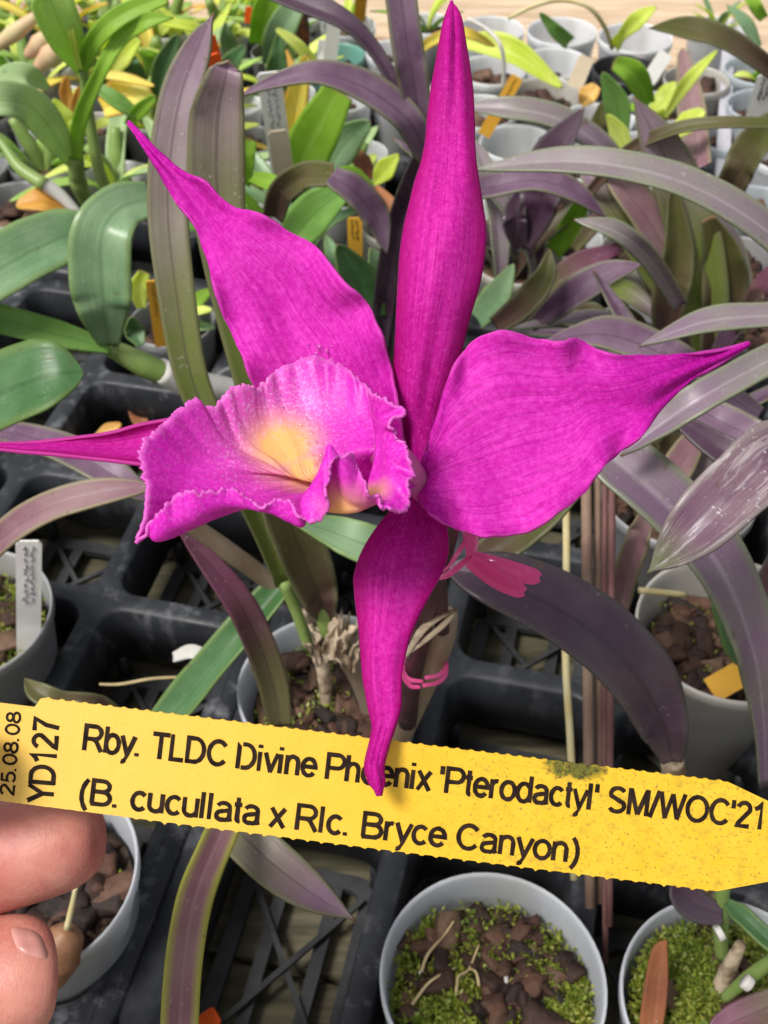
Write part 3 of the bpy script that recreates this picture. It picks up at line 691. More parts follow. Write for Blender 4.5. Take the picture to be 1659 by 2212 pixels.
def build_lip():
    NS, NT = 640, 44
    rim = crv([z7(*s[0]) for s in ST], NS); mid = crv([z7(*s[1]) for s in ST], NS); thr = crv([z7(*s[2]) for s in ST], NS)
    foot_c = z7(1575, 745, 19)
    rows = []; uvs = []; cols = []
    arc = 0; arcs = [0]
    for i in range(1, NS): arc += (rim[i] - rim[i - 1]).length; arcs.append(arc)
    for i in range(NS):
        s = arcs[i]; row = []
        ft = foot_c + (thr[i] - z7(1200, 760, 0)) * .16
        q01 = lerp(mid[i], rim[i], .5)
        ctrl = [ft, lerp(ft, thr[i], .5), thr[i], lerp(thr[i], mid[i], .5) + (mid[i] - rim[i]) * .05, mid[i], rim[i]]
        line = crv(ctrl, NT)
        tg = (rim[min(i + 1, NS - 1)] - rim[max(i - 1, 0)]).normalized()
        og = (rim[i] - mid[i]).normalized()
        nrm = tg.cross(og).normalized() if tg.cross(og).length > 1e-6 else -FW
        for j in range(NT):
            t = j / (NT - 1)
            e = max(0, (t - .62) / .38)
            f1 = math.sin(s * 620 + 3 * noise.noise(Vector((s * 120, 1, 2))))
            f2 = noise.noise(Vector((s * 900, 4, t * 2))); f4 = noise.noise(Vector((s * 330, 14, t * 1.5)))
            f3 = noise.noise(Vector((s * 2100, 9, 1)))
            p = line[j] + nrm * (e ** 2) * (.0005 * f1 + .00012 * f2 * e * e + .0016 * f4) * e + og * e ** 6 * (.001 * f2 + .0007 * f3)
            row.append(p); uvs.append((s * 25, t))
        rows.append(row)
    mb = MB(); grid(mb, rows, uvs)
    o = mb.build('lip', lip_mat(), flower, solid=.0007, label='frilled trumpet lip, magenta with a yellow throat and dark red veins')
    me = o.data
    ca = me.color_attributes.new('pattern_sheen', 'FLOAT_COLOR', 'POINT')
    yc, yc2, yc3 = z7(850, 590, 15), z7(1310, 800, -8), z7(1170, 900, -12)
    pale = z7(780, 470, 15); deep = z7(1080, 720, 6); dark2 = z7(850, 770, 6)  # pale: wet sheen of the far lobe, painted as colour
    off = world_loc(o)
    for i, v in enumerate(me.vertices):
        p = v.co + off
        y_ = max(math.exp(-((p - yc).length / .0085) ** 2), .75 * math.exp(-((p - yc2).length / .0045) ** 2), .8 * math.exp(-((p - yc3).length / .006) ** 2), .9 * math.exp(-((p - z7(960, 700, 10)).length / .0055) ** 2))
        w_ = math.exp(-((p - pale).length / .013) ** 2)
        k_ = max(math.exp(-((p - deep).length / .0055) ** 2), .7 * math.exp(-((p - dark2).length / .006) ** 2), .5 * math.exp(-((p - z7(700, 660, 12)).length / .007) ** 2))
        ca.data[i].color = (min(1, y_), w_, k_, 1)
    return o
def lip_mat():
    m, t, b = new_mat('lip_frill')
    x, y = uvxy(t)
    at = nd(t, 'ShaderNodeAttribute'); at.attribute_name = 'pattern_sheen'
    sp = nd(t, 'ShaderNodeSeparateColor'); t.links.new(at.outputs['Color'], sp.inputs[0])
    fine = tex(t, 'Object', 1000, 2, .6); midn = tex(t, 'Object', 90, 4, .6)
    vein = tex(t, 'UV', 1, 3, .6, (11, 2.2, 1), dist=.35)
    c = mix(t, ramp(t, midn.outputs[0], [(.3, 0), (.7, 1)]).outputs[0], (.6, .008, .44), (.72, .022, .54))
    c = mix(t, ramp(t, fine.outputs[0], [(.3, 0), (.7, 1)]).outputs[0], mix(t, 1., c, (.85, .7, .85), 'MULTIPLY'), mix(t, 1., c, (1.12, 1.8, 1.12), 'MULTIPLY'))
    c = mix(t, math_(t, 'MULTIPLY', sp.outputs[1], .5), c, (.86, .3, .6))  # far-lobe sheen painted in as a paler pink
    c = mix(t, math_(t, 'MULTIPLY', ramp(t, sp.outputs[0], [(.12, 0), (.75, 1)]).outputs[0], .93), c, (.86, .5, .13))
    c = mix(t, math_(t, 'MULTIPLY', ramp(t, tex(t, 'Object', 1300, 2, .6).outputs[0], [(.5, 0), (.66, .75)]).outputs[0], math_(t, 'MULTIPLY', ramp(t, sp.outputs[1], [(.1, .12), (.7, .75)]).outputs[0], math_(t, 'SUBTRACT', 1, math_(t, 'MULTIPLY', sp.outputs[0], .85)))), c, (.93, .55, .84))  # wet glitter painted in as light pink specks
    vf = ramp(t, vein.outputs[0], [(.44, 1), (.54, 0)])
    amt = math_(t, 'ADD', .03, math_(t, 'MULTIPLY', sp.outputs[2], 1.0))
    c = mix(t, math_(t, 'MULTIPLY', vf.outputs[0], math_(t, 'MINIMUM', amt, .9)), c, (.26, .006, .1))
    c = mix(t, ramp(t, y, [(.965, 0), (1, .3)]).outputs[0], c, (.8, .35, .68))
    t.links.new(c, b.inputs['Base Color']); b.inputs['Specular IOR Level'].default_value = .3
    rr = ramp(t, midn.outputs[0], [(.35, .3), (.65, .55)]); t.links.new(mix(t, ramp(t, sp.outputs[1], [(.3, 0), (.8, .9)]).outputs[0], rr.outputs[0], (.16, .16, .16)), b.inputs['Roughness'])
    bump(t, b, math_(t, 'ADD', math_(t, 'MULTIPLY', vein.outputs[0], .12), math_(t, 'MULTIPLY', fine.outputs[0], .7)), .3, .0006)
    translucent(m, t, b, mix(t, 1., c, (1.05, 1.5, 1.1), 'MULTIPLY'), .3)
    return m
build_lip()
# water drops lying on the petal and the lip
m_, t_, b_ = new_mat('water'); b_.inputs['Transmission Weight'].default_value = 1; b_.inputs['IOR'].default_value = 1.33; b_.inputs['Roughness'].default_value = .02
M['water'] = m_

# ------------------------------------------------------------------ hand-held label
LD = .2535; TH = R_(7.0)
LX = (RT * math.cos(TH) - UP * math.sin(TH)); LY = (RT * math.sin(TH) + UP * math.cos(TH))
LO = P(93, 1506, LD); LK = LD / FPX
def LP(px, py, out=0):
    dx, dy = px - 93, py - 1506
    return dx * math.cos(TH) + dy * math.sin(TH), -(-dx * math.sin(TH) + dy * math.cos(TH))
def LW(lx, ly, out=0): return LO + (LX * lx + LY * ly) * LK - FW * out
tag = thing('plant_label', LW(700, -120), 'long yellow plastic plant label with black printing held in front of the flower', 'plant label')
def label_mat():
    m, t, b = new_mat('yellow_label_plastic')
    x, y = uvxy(t)     # picture px / 1000 along and across the label
    n = tex(t, 'UV', 14, 4, .6); n2 = tex(t, 'UV', 120, 3, .6); n3 = tex(t, 'UV', 38, 5, .7)
    c = mix(t, ramp(t, n.outputs[0], [(.3, 0), (.7, 1)]).outputs[0], (.75, .45, .02), (.79, .5, .038))
    c = mix(t, ramp(t, x, [(0, .6), (.8, 0)]).outputs[0], c, (.82, .55, .15))
    xr = ramp(t, x, [(.75, 0), (1.3, 1)])
    dirt = math_(t, 'MULTIPLY', ramp(t, n2.outputs[0], [(.57, 0), (.68, 1)]).outputs[0], math_(t, 'ADD', .2, math_(t, 'MULTIPLY', xr.outputs[0], .6)))
    c = mix(t, dirt, c, (.3, .17, .03))
    c = mix(t, math_(t, 'MULTIPLY', ramp(t, n3.outputs[0], [(.5, 0), (.7, 1)]).outputs[0], math_(t, 'MULTIPLY', xr.outputs[0], .75)), c, (.42, .3, .03))
    # algae stain on the upper edge, right of centre
    dx = math_(t, 'DIVIDE', math_(t, 'SUBTRACT', x, 1.155), .075); dy = math_(t, 'DIVIDE', math_(t, 'SUBTRACT', y, -.012), .028)
    dd = math_(t, 'ADD', math_(t, 'MULTIPLY', dx, dx), math_(t, 'MULTIPLY', dy, dy))
    dd = math_(t, 'ADD', dd, math_(t, 'MULTIPLY', math_(t, 'SUBTRACT', n3.outputs[0], .5), 3.2))
    c = mix(t, ramp(t, dd, [(.35, .92), (1.1, 0)]).outputs[0], c, mix(t, ramp(t, n2.outputs[0], [(.45, 0), (.6, 1)]).outputs[0], (.08, .11, .015), (.02, .018, .01)))
    t.links.new(c, b.inputs['Base Color']); b.inputs['Roughness'].default_value = .42
    b.inputs['Specular IOR Level'].default_value = .35
    translucent(m, t, b, c, .18)
    return m
mb = MB()
xs = [-520 + i * 5 for i in range(0, 474)]
front = []; 
for lx in xs:
    yb = -234 - lx * .003
    yt = 0
    tooth = abs(((lx / 27.0) % 1) - .5) * 2
    yt += (-2.0 + 3.2 * (tooth < .35)) * .8 + 1.0 * noise.noise(Vector((lx * .05, 0, 0)))
    tb = 8 * max(0, 1 - abs(((lx / 31.0) % 1) - .5) * 5) * (.6 + .6 * noise.noise(Vector((lx * .033, 5, 0)))) if lx > 200 else 1.5 * noise.noise(Vector((lx * .12, 3, 0)))
    yb -= tb - 1
    if lx < -3: yt = lerp(-23, 0, max(0, min(1, (lx + 14) / 11))) if lx > -14 else -23
    if lx > 1487:
        f = (lx - 1487) / 360
        yt = lerp(0, -120, min(1, f)); yb = lerp(-238, -128, max(0, min(1, (lx - 1495) / 350)))
    front.append((lx, yt, yb))
rows = [[], [], [], []]
for lx, yt, yb in front:
    bend = .0006 * math.sin((lx + 500) / 2300 * 3.1)
    rows[0].append(LW(lx, yt, bend)); rows[1].append(LW(lx, yb, bend)); rows[2].append(LW(lx, yb, bend - .0006)); rows[3].append(LW(lx, yt, bend - .0006))
cols_ = list(zip(*rows)); k = len(cols_)
uvv = []
for (lx, yt, yb) in front: uvv += [(lx / 1000, yt / 1000), (lx / 1000, yb / 1000), (lx / 1000, yb / 1000), (lx / 1000, yt / 1000)]
grid(mb, [list(c) for c in cols_], uvv, closed=True)
mb.f += [(0, 1, 2, 3), tuple(4 * (k - 1) + i for i in (3, 2, 1, 0))]; mb.mi += [0, 0]
mb.build('label_strip', label_mat(), tag, smooth=False)
M['ink'] = simple_mat('black_ink', (.012, .007, .006), (.03, .018, .012), 400, .7, .05)
# drawn sans-serif letters: skeleton strokes per character (cap height 1), and the advance width
def _arc(cx, cy, rx, ry, a0, a1, n=12):
    return [(cx + rx * math.cos(R_(a0 + (a1 - a0) * i / n)), cy + ry * math.sin(R_(a0 + (a1 - a0) * i / n))) for i in range(n + 1)]
def _bowl(cx, cy, rx, ry): return _arc(cx, cy, rx, ry, 0, 360, 22)
XH = .73
GL = {
 'R': ([[(.08, 0), (.08, .94), (.42, .94)] + _arc(.42, .7, .24, .24, 90, -90) + [(.08, .46)], [(.38, .46), (.5, .38), (.72, 0)]], .8),
 'b': ([[(.07, 1), (.07, 0)], _bowl(.31, .36, .24, .34)], .62),
 'y': ([[(.03, XH), (.27, .02)], [(.52, XH), (.27, .02), (.2, -.18)] + _arc(.1, -.16, .1, .09, -10, -110, 5)], .55),
 '.': ([[(.08, 0), (.08, .13)]], .3),
 'T': ([[(.02, .94), (.66, .94)], [(.34, .94), (.34, 0)]], .68),
 'L': ([[(.08, 1), (.08, .06), (.55, .06)]], .61),
 'D': ([[(.08, 0), (.08, .94), (.2, .94), (.34, .94)] + _arc(.34, .5, .34, .44, 90, -90, 16) + [(.2, .06), (.02, .06)]], .8),
 'C': ([_arc(.41, .5, .34, .44, 38, 322, 20)], .81),
 'i': ([[(.07, 0), (.07, XH)], [(.07, .87), (.07, 1)]], .25),
 'v': ([[(.03, XH), (.27, .0)], [(.25, 0), (.49, XH)]], .54),
 'n': ([[(.07, 0), (.07, XH)], [(.07, .44)] + _arc(.28, .46, .2, .23, 160, 0, 10) + [(.48, 0)]], .6),
 'e': ([[(.06, .38), (.54, .38)] + _arc(.3, .365, .24, .32, 6, 322, 20)], .62),
 'P': ([[(.08, 0), (.08, .94), (.44, .94)] + _arc(.44, .69, .24, .25, 90, -90) + [(.08, .44)]], .75),
 'h': ([[(.07, 0), (.07, 1)], [(.07, .44)] + _arc(.28, .46, .2, .23, 160, 0, 10) + [(.48, 0)]], .6),
 'o': ([_bowl(.31, .36, .25, .33)], .63),
 'x': ([[(.03, 0), (.48, XH)], [(.03, XH), (.48, 0)]], .54),
 "'": ([[(.07, 1), (.07, .68)]], .2),
 't': ([[(.14, .95), (.14, .14)] + _arc(.23, .14, .09, .09, 180, 280, 5), [(.02, .68), (.27, .68)]], .32),
 'r': ([[(.07, 0), (.07, XH)], [(.07, .42)] + _arc(.25, .45, .18, .22, 170, 75, 6)], .38),
 'd': ([[(.51, 1), (.51, 0)], _bowl(.28, .36, .24, .34)], .63),
 'a': ([_arc(.28, .5, .21, .18, 160, 0, 10) + [(.49, .14), (.53, .0)], [(.49, .42), (.3, .38)] + _arc(.22, .2, .16, .16, 90, 290, 10) + _arc(.3, .22, .19, .19, 290, 350, 4)], .61),
 'c': ([_arc(.29, .36, .23, .32, 42, 318, 18)], .56),
 'l': ([[(.07, 0), (.07, 1)]], .25),
 'S': ([_arc(.36, .72, .26, .22, 25, 205, 12) + [(.3, .54), (.45, .46)] + _arc(.36, .27, .28, .22, 40, -155, 14)], .75),
 'M': ([[(.08, 0), (.08, 1)], [(.1, .97), (.41, .03)], [(.41, .03), (.72, .97)], [(.74, 1), (.74, 0)]], .88),
 '/': ([[(.0, -.02), (.28, 1.02)]], .31),
 'W': ([[(.03, 1), (.26, 0)], [(.25, .03), (.48, .96)], [(.48, .96), (.71, .03)], [(.7, 0), (.94, 1)]], 1.0),
 'O': ([_bowl(.44, .5, .37, .45)], .9),
 '2': ([_arc(.28, .72, .22, .22, 170, -20, 12) + [(.1, .16), (.06, .06), (.52, .06)]], .6),
 '1': ([[(.08, .74), (.22, .82), (.32, .98), (.32, 0)]], .58),
 '(': ([_arc(.62, .36, .54, .76, 130, 230, 14)], .36),
 ')': ([_arc(-.28, .36, .54, .76, 50, -50, 14)], .36),
 'B': ([[(.08, .06), (.08, .94), (.4, .94)] + _arc(.4, .735, .22, .205, 90, -90, 10) + [(.08, .53)], [(.4, .53)] + _arc(.42, .295, .25, .235, 90, -90, 10) + [(.04, .06)]], .76),
 'u': ([[(.07, XH), (.07, .27)] + _arc(.28, .27, .21, .22, 180, 340, 10), [(.49, XH), (.49, 0)]], .6),
 'Y': ([[(.03, 1), (.35, .42)], [(.33, .42), (.65, 1)], [(.34, .5), (.34, 0)]], .68),
 '7': ([[(.06, .94), (.52, .94), (.3, .5), (.22, 0)]], .6),
 '5': ([[(.5, .94), (.16, .94), (.1, .5)] + _arc(.29, .33, .24, .27, 125, -150, 14)], .6),
 '0': ([_bowl(.29, .5, .23, .44)], .6),
 '8': ([_bowl(.29, .73, .19, .21), _bowl(.29, .28, .24, .22)], .6),
 ' ': ([], .3),
}
def put_text(mb, s, a, b, cap, tf, sw=.168, broken=()):
    tot = sum(GL[ch][1] for ch in s) - .1
    a = Vector(a); b = Vector(b); L = b - a; ex = L.normalized(); ey = Vector((-ex.y, ex.x)); sx = L.length / tot
    cur = 0; lift = 0
    for ci, ch in enumerate(s):
        strokes, adv = GL[ch]
        for st in strokes:
            pts = [Vector(((cur + x) * sx, y * cap)) for x, y in st]
            if ci in broken: pts = [q for q in pts]
            h = sw * cap * .5; rowl, rowr = [], []
            for i, p in enumerate(pts):
                t1 = (pts[min(i + 1, len(pts) - 1)] - p); t0 = (p - pts[max(i - 1, 0)])
                if t1.length < 1e-6: t1 = t0
                if t0.length < 1e-6: t0 = t1
                n0 = Vector((-t0.y, t0.x)).normalized(); n1 = Vector((-t1.y, t1.x)).normalized()
                n = n0 + n1
                n = n1 if n.length < .3 else n.normalized()
                m_ = min(1.5, 1 / max(.5, n.dot(n1)))
                j = h * m_ * (1 + .22 * noise.noise(Vector((p.x * .21 + ci * 3, p.y * .21, lift))))
                rowl.append(p + n * j); rowr.append(p - n * j)
            lift += 1
            out = []
            for q in rowl + rowr:
                w2 = a + ex * q.x + ey * q.y; out.append(tf(w2.x, w2.y) - FW * (lift % 7) * 1e-6)
            k = len(pts)
            for i in range(k - 1):
                if ci in broken and i in (1, k - 2): continue
                mb.f.append(tuple(len(mb.v) + q for q in (i, i + 1, k + i + 1, k + i))); mb.mi.append(0)
            mb.v += out; mb.uv += [(0, 0)] * len(out)
        cur += adv
def on_label(lx, ly): return LW(lx, ly, .0006 * math.sin((lx + 500) / 2300 * 3.1) + .00012)
for s, a, b, cap in (("Rby. TLDC Divine Phoenix 'Pterodactyl' SM/WOC'21", (178, 1619), (1648, 1792), 57), ("(B. cucullata x Rlc. Bryce Canyon)", (170, 1734), (1244, 1863), 57), ("YD127", (116, 1734), (130, 1556), 56), ("25.08.08", (32, 1718), (47, 1541), 32)):
    mb = MB(); put_text(mb, s, LP(*a), LP(*b), cap, on_label, broken=(10,) if s[0] == 'R' else ())
    mb.build('lettering', M['ink'], tag, smooth=False)

# ------------------------------------------------------------------ hand
def skin_mat():
    m, t, b = new_mat('skin')
    n = tex(t, 'Object', 90, 4, .6); n2 = tex(t, 'Object', 900, 3, .6)
    wv = tex(t, 'Object', 60, 3, .6, (1, 1, 6))
    c = mix(t, ramp(t, n.outputs[0], [(.35, 0), (.68, 1)]).outputs[0], (.52, .22, .165), (.41, .12, .1))
    t.links.new(c, b.inputs['Base Color']); b.inputs['Roughness'].default_value = .52
    b.inputs['Subsurface Weight'].default_value = .35; b.inputs['Subsurface Radius'].default_value = (1, .35, .2); b.inputs['Subsurface Scale'].default_value = .0025
    wt = nd(t, 'ShaderNodeTexWave'); wt.inputs['Scale'].default_value = 420; wt.inputs['Distortion'].default_value = 9; wt.inputs['Detail'].default_value = 1; wt.inputs['Detail Scale'].default_value = .12
    t.links.new(nd(t, 'ShaderNodeTexCoord').outputs['Object'], wt.inputs['Vector'])
    bump(t, b, math_(t, 'ADD', math_(t, 'MULTIPLY', wt.outputs['Fac'], .05), math_(t, 'ADD', n2.outputs[0], math_(t, 'MULTIPLY', wv.outputs[0], .5))), .2, .0009)
    return m
M['skin'] = skin_mat()
M['nail'] = simple_mat('fingernail', (.44, .19, .16), (.5, .26, .22), 90, .3, .45)
HK = .25 / FPX
def build_hand():
    pr = thing('person', P(-420, 2050, .28), 'hand at the left edge pinching the yellow label between thumb and finger', 'person')
    # joints: (px, py, depth, radius px)
    J = {}
    vs_, es, rs = [], [], []
    def jn(px, py, d, r):
        vs_.append(P(px, py, d)); rs.append(r * d / FPX); return len(vs_) - 1
    wrist2 = jn(-1500, 2500, .34, 210); wrist = jn(-1050, 2300, .315, 215); palm = jn(-700, 2140, .295, 260)
    es.extend([(palm, wrist), (wrist, wrist2)])
    def finger(chain):
        prev = palm
        for c in chain:
            k = jn(*c); es.append((prev, k)); prev = k
    finger([(-480, 2010, .290, 140), (-300, 1960, .282, 138), (-150, 1895, .275, 136), (0, 1845, .272, 130), (90, 1822, .271, 126), (160, 1806, .271, 116), (204, 1800, .271, 86), (222, 1797, .271, 50)])
    finger([(-470, 2150, .290, 140), (-280, 2120, .278, 140), (-120, 2118, .270, 140), (0, 2116, .266, 144), (62, 2108, .265, 140), (98, 2102, .266, 120), (116, 2100, .267, 80)])
    finger([(-520, 2290, .295, 104), (-330, 2330, .284, 100), (-180, 2380, .278, 94), (-90, 2410, .278, 84), (-60, 2420, .279, 60)])
    finger([(-570, 2420, .300, 92), (-400, 2500, .292, 86), (-280, 2560, .288, 78), (-220, 2590, .288, 60)])
    finger([(-640, 1850, .268, 140), (-430, 1700, .25, 118), (-240, 1650, .2405, 100), (-110, 1640, .2395, 96), (-55, 1640, .2395, 66)])
    me = bpy.data.meshes.new('hand'); o = bpy.data.objects.new('hand', me); COL.objects.link(o); o.parent = pr
    off = world_loc(pr)
    me.from_pydata([v - off for v in vs_], es, [])
    md = o.modifiers.new('skin', 'SKIN'); md.use_smooth_shade = True; md.branch_smoothing = .4
    lay = me.skin_vertices[0] if me.skin_vertices else None
    for i, sv in enumerate(lay.data):
        sv.radius = (rs[i], rs[i]); sv.use_root = (i == palm)
    ss = o.modifiers.new('smooth', 'SUBSURF'); ss.levels = 3; ss.render_levels = 3
    me.materials.append(M['skin'])
    dg = bpy.context.evaluated_depsgraph_get()
    m2 = bpy.data.meshes.new_from_object(o.evaluated_get(dg))
    o.modifiers.clear(); o.data = m2; m2.name = 'hand'
    if not m2.materials: m2.materials.append(M['skin'])
    for p in m2.polygons: p.use_smooth = True
    from mathutils.bvhtree import BVHTree
    bv = BVHTree.FromObject(o, bpy.context.evaluated_depsgraph_get())
    def on_skin(px, py, lift):
        dr = (P(px, py, 1) - CAM).normalized()
        hit = bv.ray_cast(CAM - off, dr)
        return (hit[0] + off - dr * lift) if hit[0] is not None else None
    rows = []
    for i in range(12):
        t = i / 11; row = []
        for j in range(40):
            a_ = 2 * math.pi * j / 40
            ex = math.copysign(abs(math.cos(a_)) ** .6, math.cos(a_)); ey = math.copysign(abs(math.sin(a_)) ** .6, math.sin(a_))
            x = 62 + t * (36 * ex + 12 * ey); y = 2036 + t * (34 * ey + 8 * ex)
            row.append(on_skin(x, y, lerp(.0007, -.0003, t ** 5) + .0004 * t * max(0, ex)))
        rows.append(row)
    if all(p is not None for r in rows for p in r):
        mb = MB(); grid(mb, rows, [(0, 0)] * (12 * 40), closed=True); mb.build('fingernail', M['nail'], o)
    return pr, o
hand_root, hand = build_hand()

# ------------------------------------------------------------------ pink clips
m_, t_, b_ = new_mat('pink_translucent_plastic')
b_.inputs['Base Color'].default_value = (1, .13, .4, 1); b_.inputs['Roughness'].default_value = .08
b_.inputs['Transmission Weight'].default_value = .3; b_.inputs['IOR'].default_value = 1.45
translucent(m_, t_, b_, (1, .4, .72), .7)
M['pink'] = m_
clip = thing('plant_clip', P(1010, 1200, .318), 'pink translucent winged clip holding the flower stalk under the right petal', 'plant clip', 'pink clips on the stalks')
def blade(parent, pts, wpx, d, name, th=.0016):
    n = 40; C = crv([Vector((*p, 0)) for p in pts], n); rows = []
    ds = [lerp(d[0], d[1], i / (n - 1)) for i in range(n)]
    for i in range(n):
        t = i / (n - 1)
        T = (C[min(i + 1, n - 1)] - C[max(i - 1, 0)]).normalized(); S = Vector((-T.y, T.x, 0))
        ww = crv([float(q) for q in wpx], n)[i] * .5 * (1 if t < .86 else max(.05, 1 - ((t - .86) / .14) ** 2) ** .5)
        rows.append([P(*(C[i] + S * ww * x).xy, ds[i] - .0006 * (1 - x * x)) for x in (-1, -.6, 0, .6, 1)])
    mb = MB(); grid(mb, rows); return mb.build(name, M['pink'], parent, solid=th)
blade(clip, [(1020, 1205), (1070, 1222), (1130, 1240), (1165, 1248)], [26, 34, 38, 34, 28], (.319, .313), 'wing')
blade(clip, [(1015, 1212), (1060, 1243), (1100, 1266), (1132, 1279)], [24, 33, 35, 30, 26], (.317, .311), 'wing')
cane(clip, 'clip_body', 'pink', [(1015, 1140), (1018, 1175), (1016, 1205)], (.325, .319), [20, 16, 9], flat=.5)
cane(clip, 'jaw', 'pink', [(1018, 1200), (990, 1225), (962, 1244), (935, 1250)], [.319, .318, .319, .323], [6, 7, 7, 4], flat=.6)
cane(clip, 'jaw', 'pink', [(1005, 1170), (985, 1200), (965, 1228), (940, 1238)], [.322, .325, .335, .342], [5, 5, 5, 4], flat=.6)
clip2 = thing('plant_clip', P(915, 1460, .40), 'pink open ring clip around the old brown cane and flower stalk', 'plant clip', 'pink clips on the stalks')
for (pts, ds) in (([(872, 1432), (872, 1452), (885, 1468), (912, 1472)], [.425, .408, .398, .394]), ([(870, 1445), (873, 1466), (888, 1482), (905, 1484)], [.425, .41, .4, .395]), ([(962, 1420), (964, 1440), (948, 1458), (920, 1464)], [.425, .41, .397, .392]), ([(966, 1430), (963, 1456), (946, 1474), (914, 1481)], [.425, .41, .398, .394])):
    cane(clip2, 'prong', 'pink', pts, ds, [3, 4.5, 5, 4])
cane(clip2, 'arm', 'pink', [(872, 1440), (876, 1400), (884, 1360)], [.42, .405, .392], [4, 4, 3])
cane(clip2, 'arm', 'pink', [(900, 1430), (910, 1395), (918, 1365)], [.43, .42, .41], [4, 4, 3])
cane(clip2, 'arm', 'pink', [(964, 1425), (968, 1380), (976, 1340)], [.425, .42, .41], [4, 4, 3])

# ------------------------------------------------------------------ pots near the camera
def pot_at(name, px, py, hw, matk, label, cat='potted orchid', z=.10, h=H_P, group=None, c=None, r=None, **kw):
    if c is None: c = G(px, py, z); r = hw * depth(c) / FPX
    root = thing(name, Vector((c.x, c.y, z - h)), label, cat, group)
    pot_parts(root, c, r, h, matk, **kw)
    return root
p1 = pot_at('potted_seedling', 1065, 2112, 245, 'pot_front', 'translucent white pot of bright moss and bark chips below the yellow label', 'pot', chips=190, chip_s=.0056, moss=3400, mossfn=lambda q: .22 if noise.noise(q * 38) > .18 or (q.y > .012 and q.x > -.02) else 1)
mb = MB()
for q in range(9):
    chip(mb, G(random.uniform(900, 1230), random.uniform(1990, 2200), .0865), random.uniform(.0006, .0012))
o = mb.build('perlite', M['cane_white'], p1); o['kind'] = 'stuff'
for pts in ([(910, 2100), (925, 2060), (960, 2020), (980, 1990)], [(985, 2150), (990, 2110), (1012, 2095), (1035, 2040)], [(890, 2170), (930, 2120), (985, 2090)], [(1035, 2130), (1028, 2100), (1012, 2092)]):
    mb = MB(); tube(mb, [G(x, y, .0875 + .002 * (i % 2)) for i, (x, y) in enumerate(pts)], [.0008, .0006, .0005], 6); mb.build('root', M['root'], p1)
p2 = pot_at('potted_orchid', 1585, 2165, 240, 'pot_front', 'translucent pot of olive moss and green canes at the lower right corner', chips=30, moss=3000, fillz=.014, mossfn=lambda q: .25 if noise.noise(q * 45) > .3 else 1)
leaf(p2, 'brown_leaf', [(1400, 2260), (1415, 2150), (1425, 2060), (1440, 2030)], [45, 50, 34, 4], d=[.45, .45, .45, .45], fold=.4, prof=False, label='rust brown dead leaf')
cane(p2, 'cane', 'cane_green', [(1560, 2070), (1556, 2000), (1560, 1930), (1575, 1870)], (.47, .44), [14, 18, 16, 13])
cane(p2, 'cane', 'cane_green', [(1560, 2160), (1620, 2110), (1690, 2060)], (.465, .43), [11, 16, 15])
cane(p2, 'cane', 'papery', [(1545, 2150), (1575, 2090), (1600, 2040)], (.47, .45), [16, 18, 12], label='stubby ringed dry cane')
cane(p2, 'cane', 'cane_white', [(1548, 2018), (1560, 2012)], (.452, .452), [18, 18])
cane(p2, 'cane', 'cane_white', [(1608, 2118), (1620, 2128)], (.44, .44), [17, 17])
leaf(p2, 'deep_green', [(1570, 1950), (1610, 1985), (1670, 2040), (1740, 2090)], 40, d=(.43, .41), fold=.5)
leaf(p2, 'dark_purple', [(1560, 1975), (1510, 1960), (1470, 1930), (1455, 1900)], [40, 66, 60, 8], d=(.45, .44), prof=False, label='small dark red leaf by the pot rim')
leaf(p2, 'wine', [(1720, 2150), (1650, 2180), (1570, 2215), (1520, 2250)], [60, 70, 60, 10], d=(.42, .42), prof=False)
leaf(p2, 'dark_purple', [(1452, 1648), (1436, 1575), (1385, 1470), (1290, 1370), (1180, 1300), (1060, 1250), (955, 1225)], [40, 100, 142, 152, 142, 116, 20], d=[.44, .42, .405, .395, .39, .39, .395], fold=.3, prof=False, upmix=.55, label='broad dark aubergine leaf arching behind the flower stalk')
cane(p2, 'cane', 'papery', [(1452, 1640), (1462, 1720), (1490, 1850), (1530, 1960)], (.44, .47), [25, 26, 26, 22], label='papery sheathed cane behind the yellow label')
p3 = pot_at('potted_seedling', 62, 1880, 236, 'pot_front', 'translucent pot with a brown bulb and bark behind the fingertips', 'pot', chips=150, chip_s=.0075, moss=20)
mb = MB(); tube(mb, [P(112, 2112, .475), P(128, 2066, .469), P(140, 2024, .465), P(144, 2004, .463)], [.006, .0088, .0075, .003], 16); mb.build('pseudobulb', simple_mat('brown_bulb', (.16, .065, .03), (.26, .13, .065), 90, .5, .4, bumpS=.4), p3)
cane(p3, 'shoot', 'straw', [(144, 2006), (156, 1955), (164, 1915)], (.46, .45), [7, 6, 5])
p4 = pot_at('potted_seedling', -85, 1325, 192, 'pot_grey', 'grey pot of moss with a white blank label, cut by the left edge', 'pot', chips=60, moss=900)
p6 = pot_at('potted_orchid', 1582, 1352, 204, 'pot_cream', 'orchid with long arching lavender and purple leaves in an aged pot at right', chips=150, chip_s=.0062, moss=90, fillz=.024)
leaf(p6, 'crusted', [(1600, 1360), (1760, 1120), (1700, 985), (1600, 1050), (1490, 1155), (1397, 1240)], [50, 110, 140, 146, 118, 4], d=[.58, .45, .385, .375, .375, .38], fold=.35, prof=False, upmix=.5, label='near lavender leaf with white crusty streaks and a green tip')
leaf(p6, 'grey_purple', [(1655, 1700), (1650, 1560), (1628, 1400), (1560, 1230), (1450, 1095), (1340, 1000), (1280, 960)], [30, 46, 90, 116, 128, 120, 70], d=[.5, .47, .44, .425, .42, .425, .43], fold=.45, prof=False, upmix=.5)
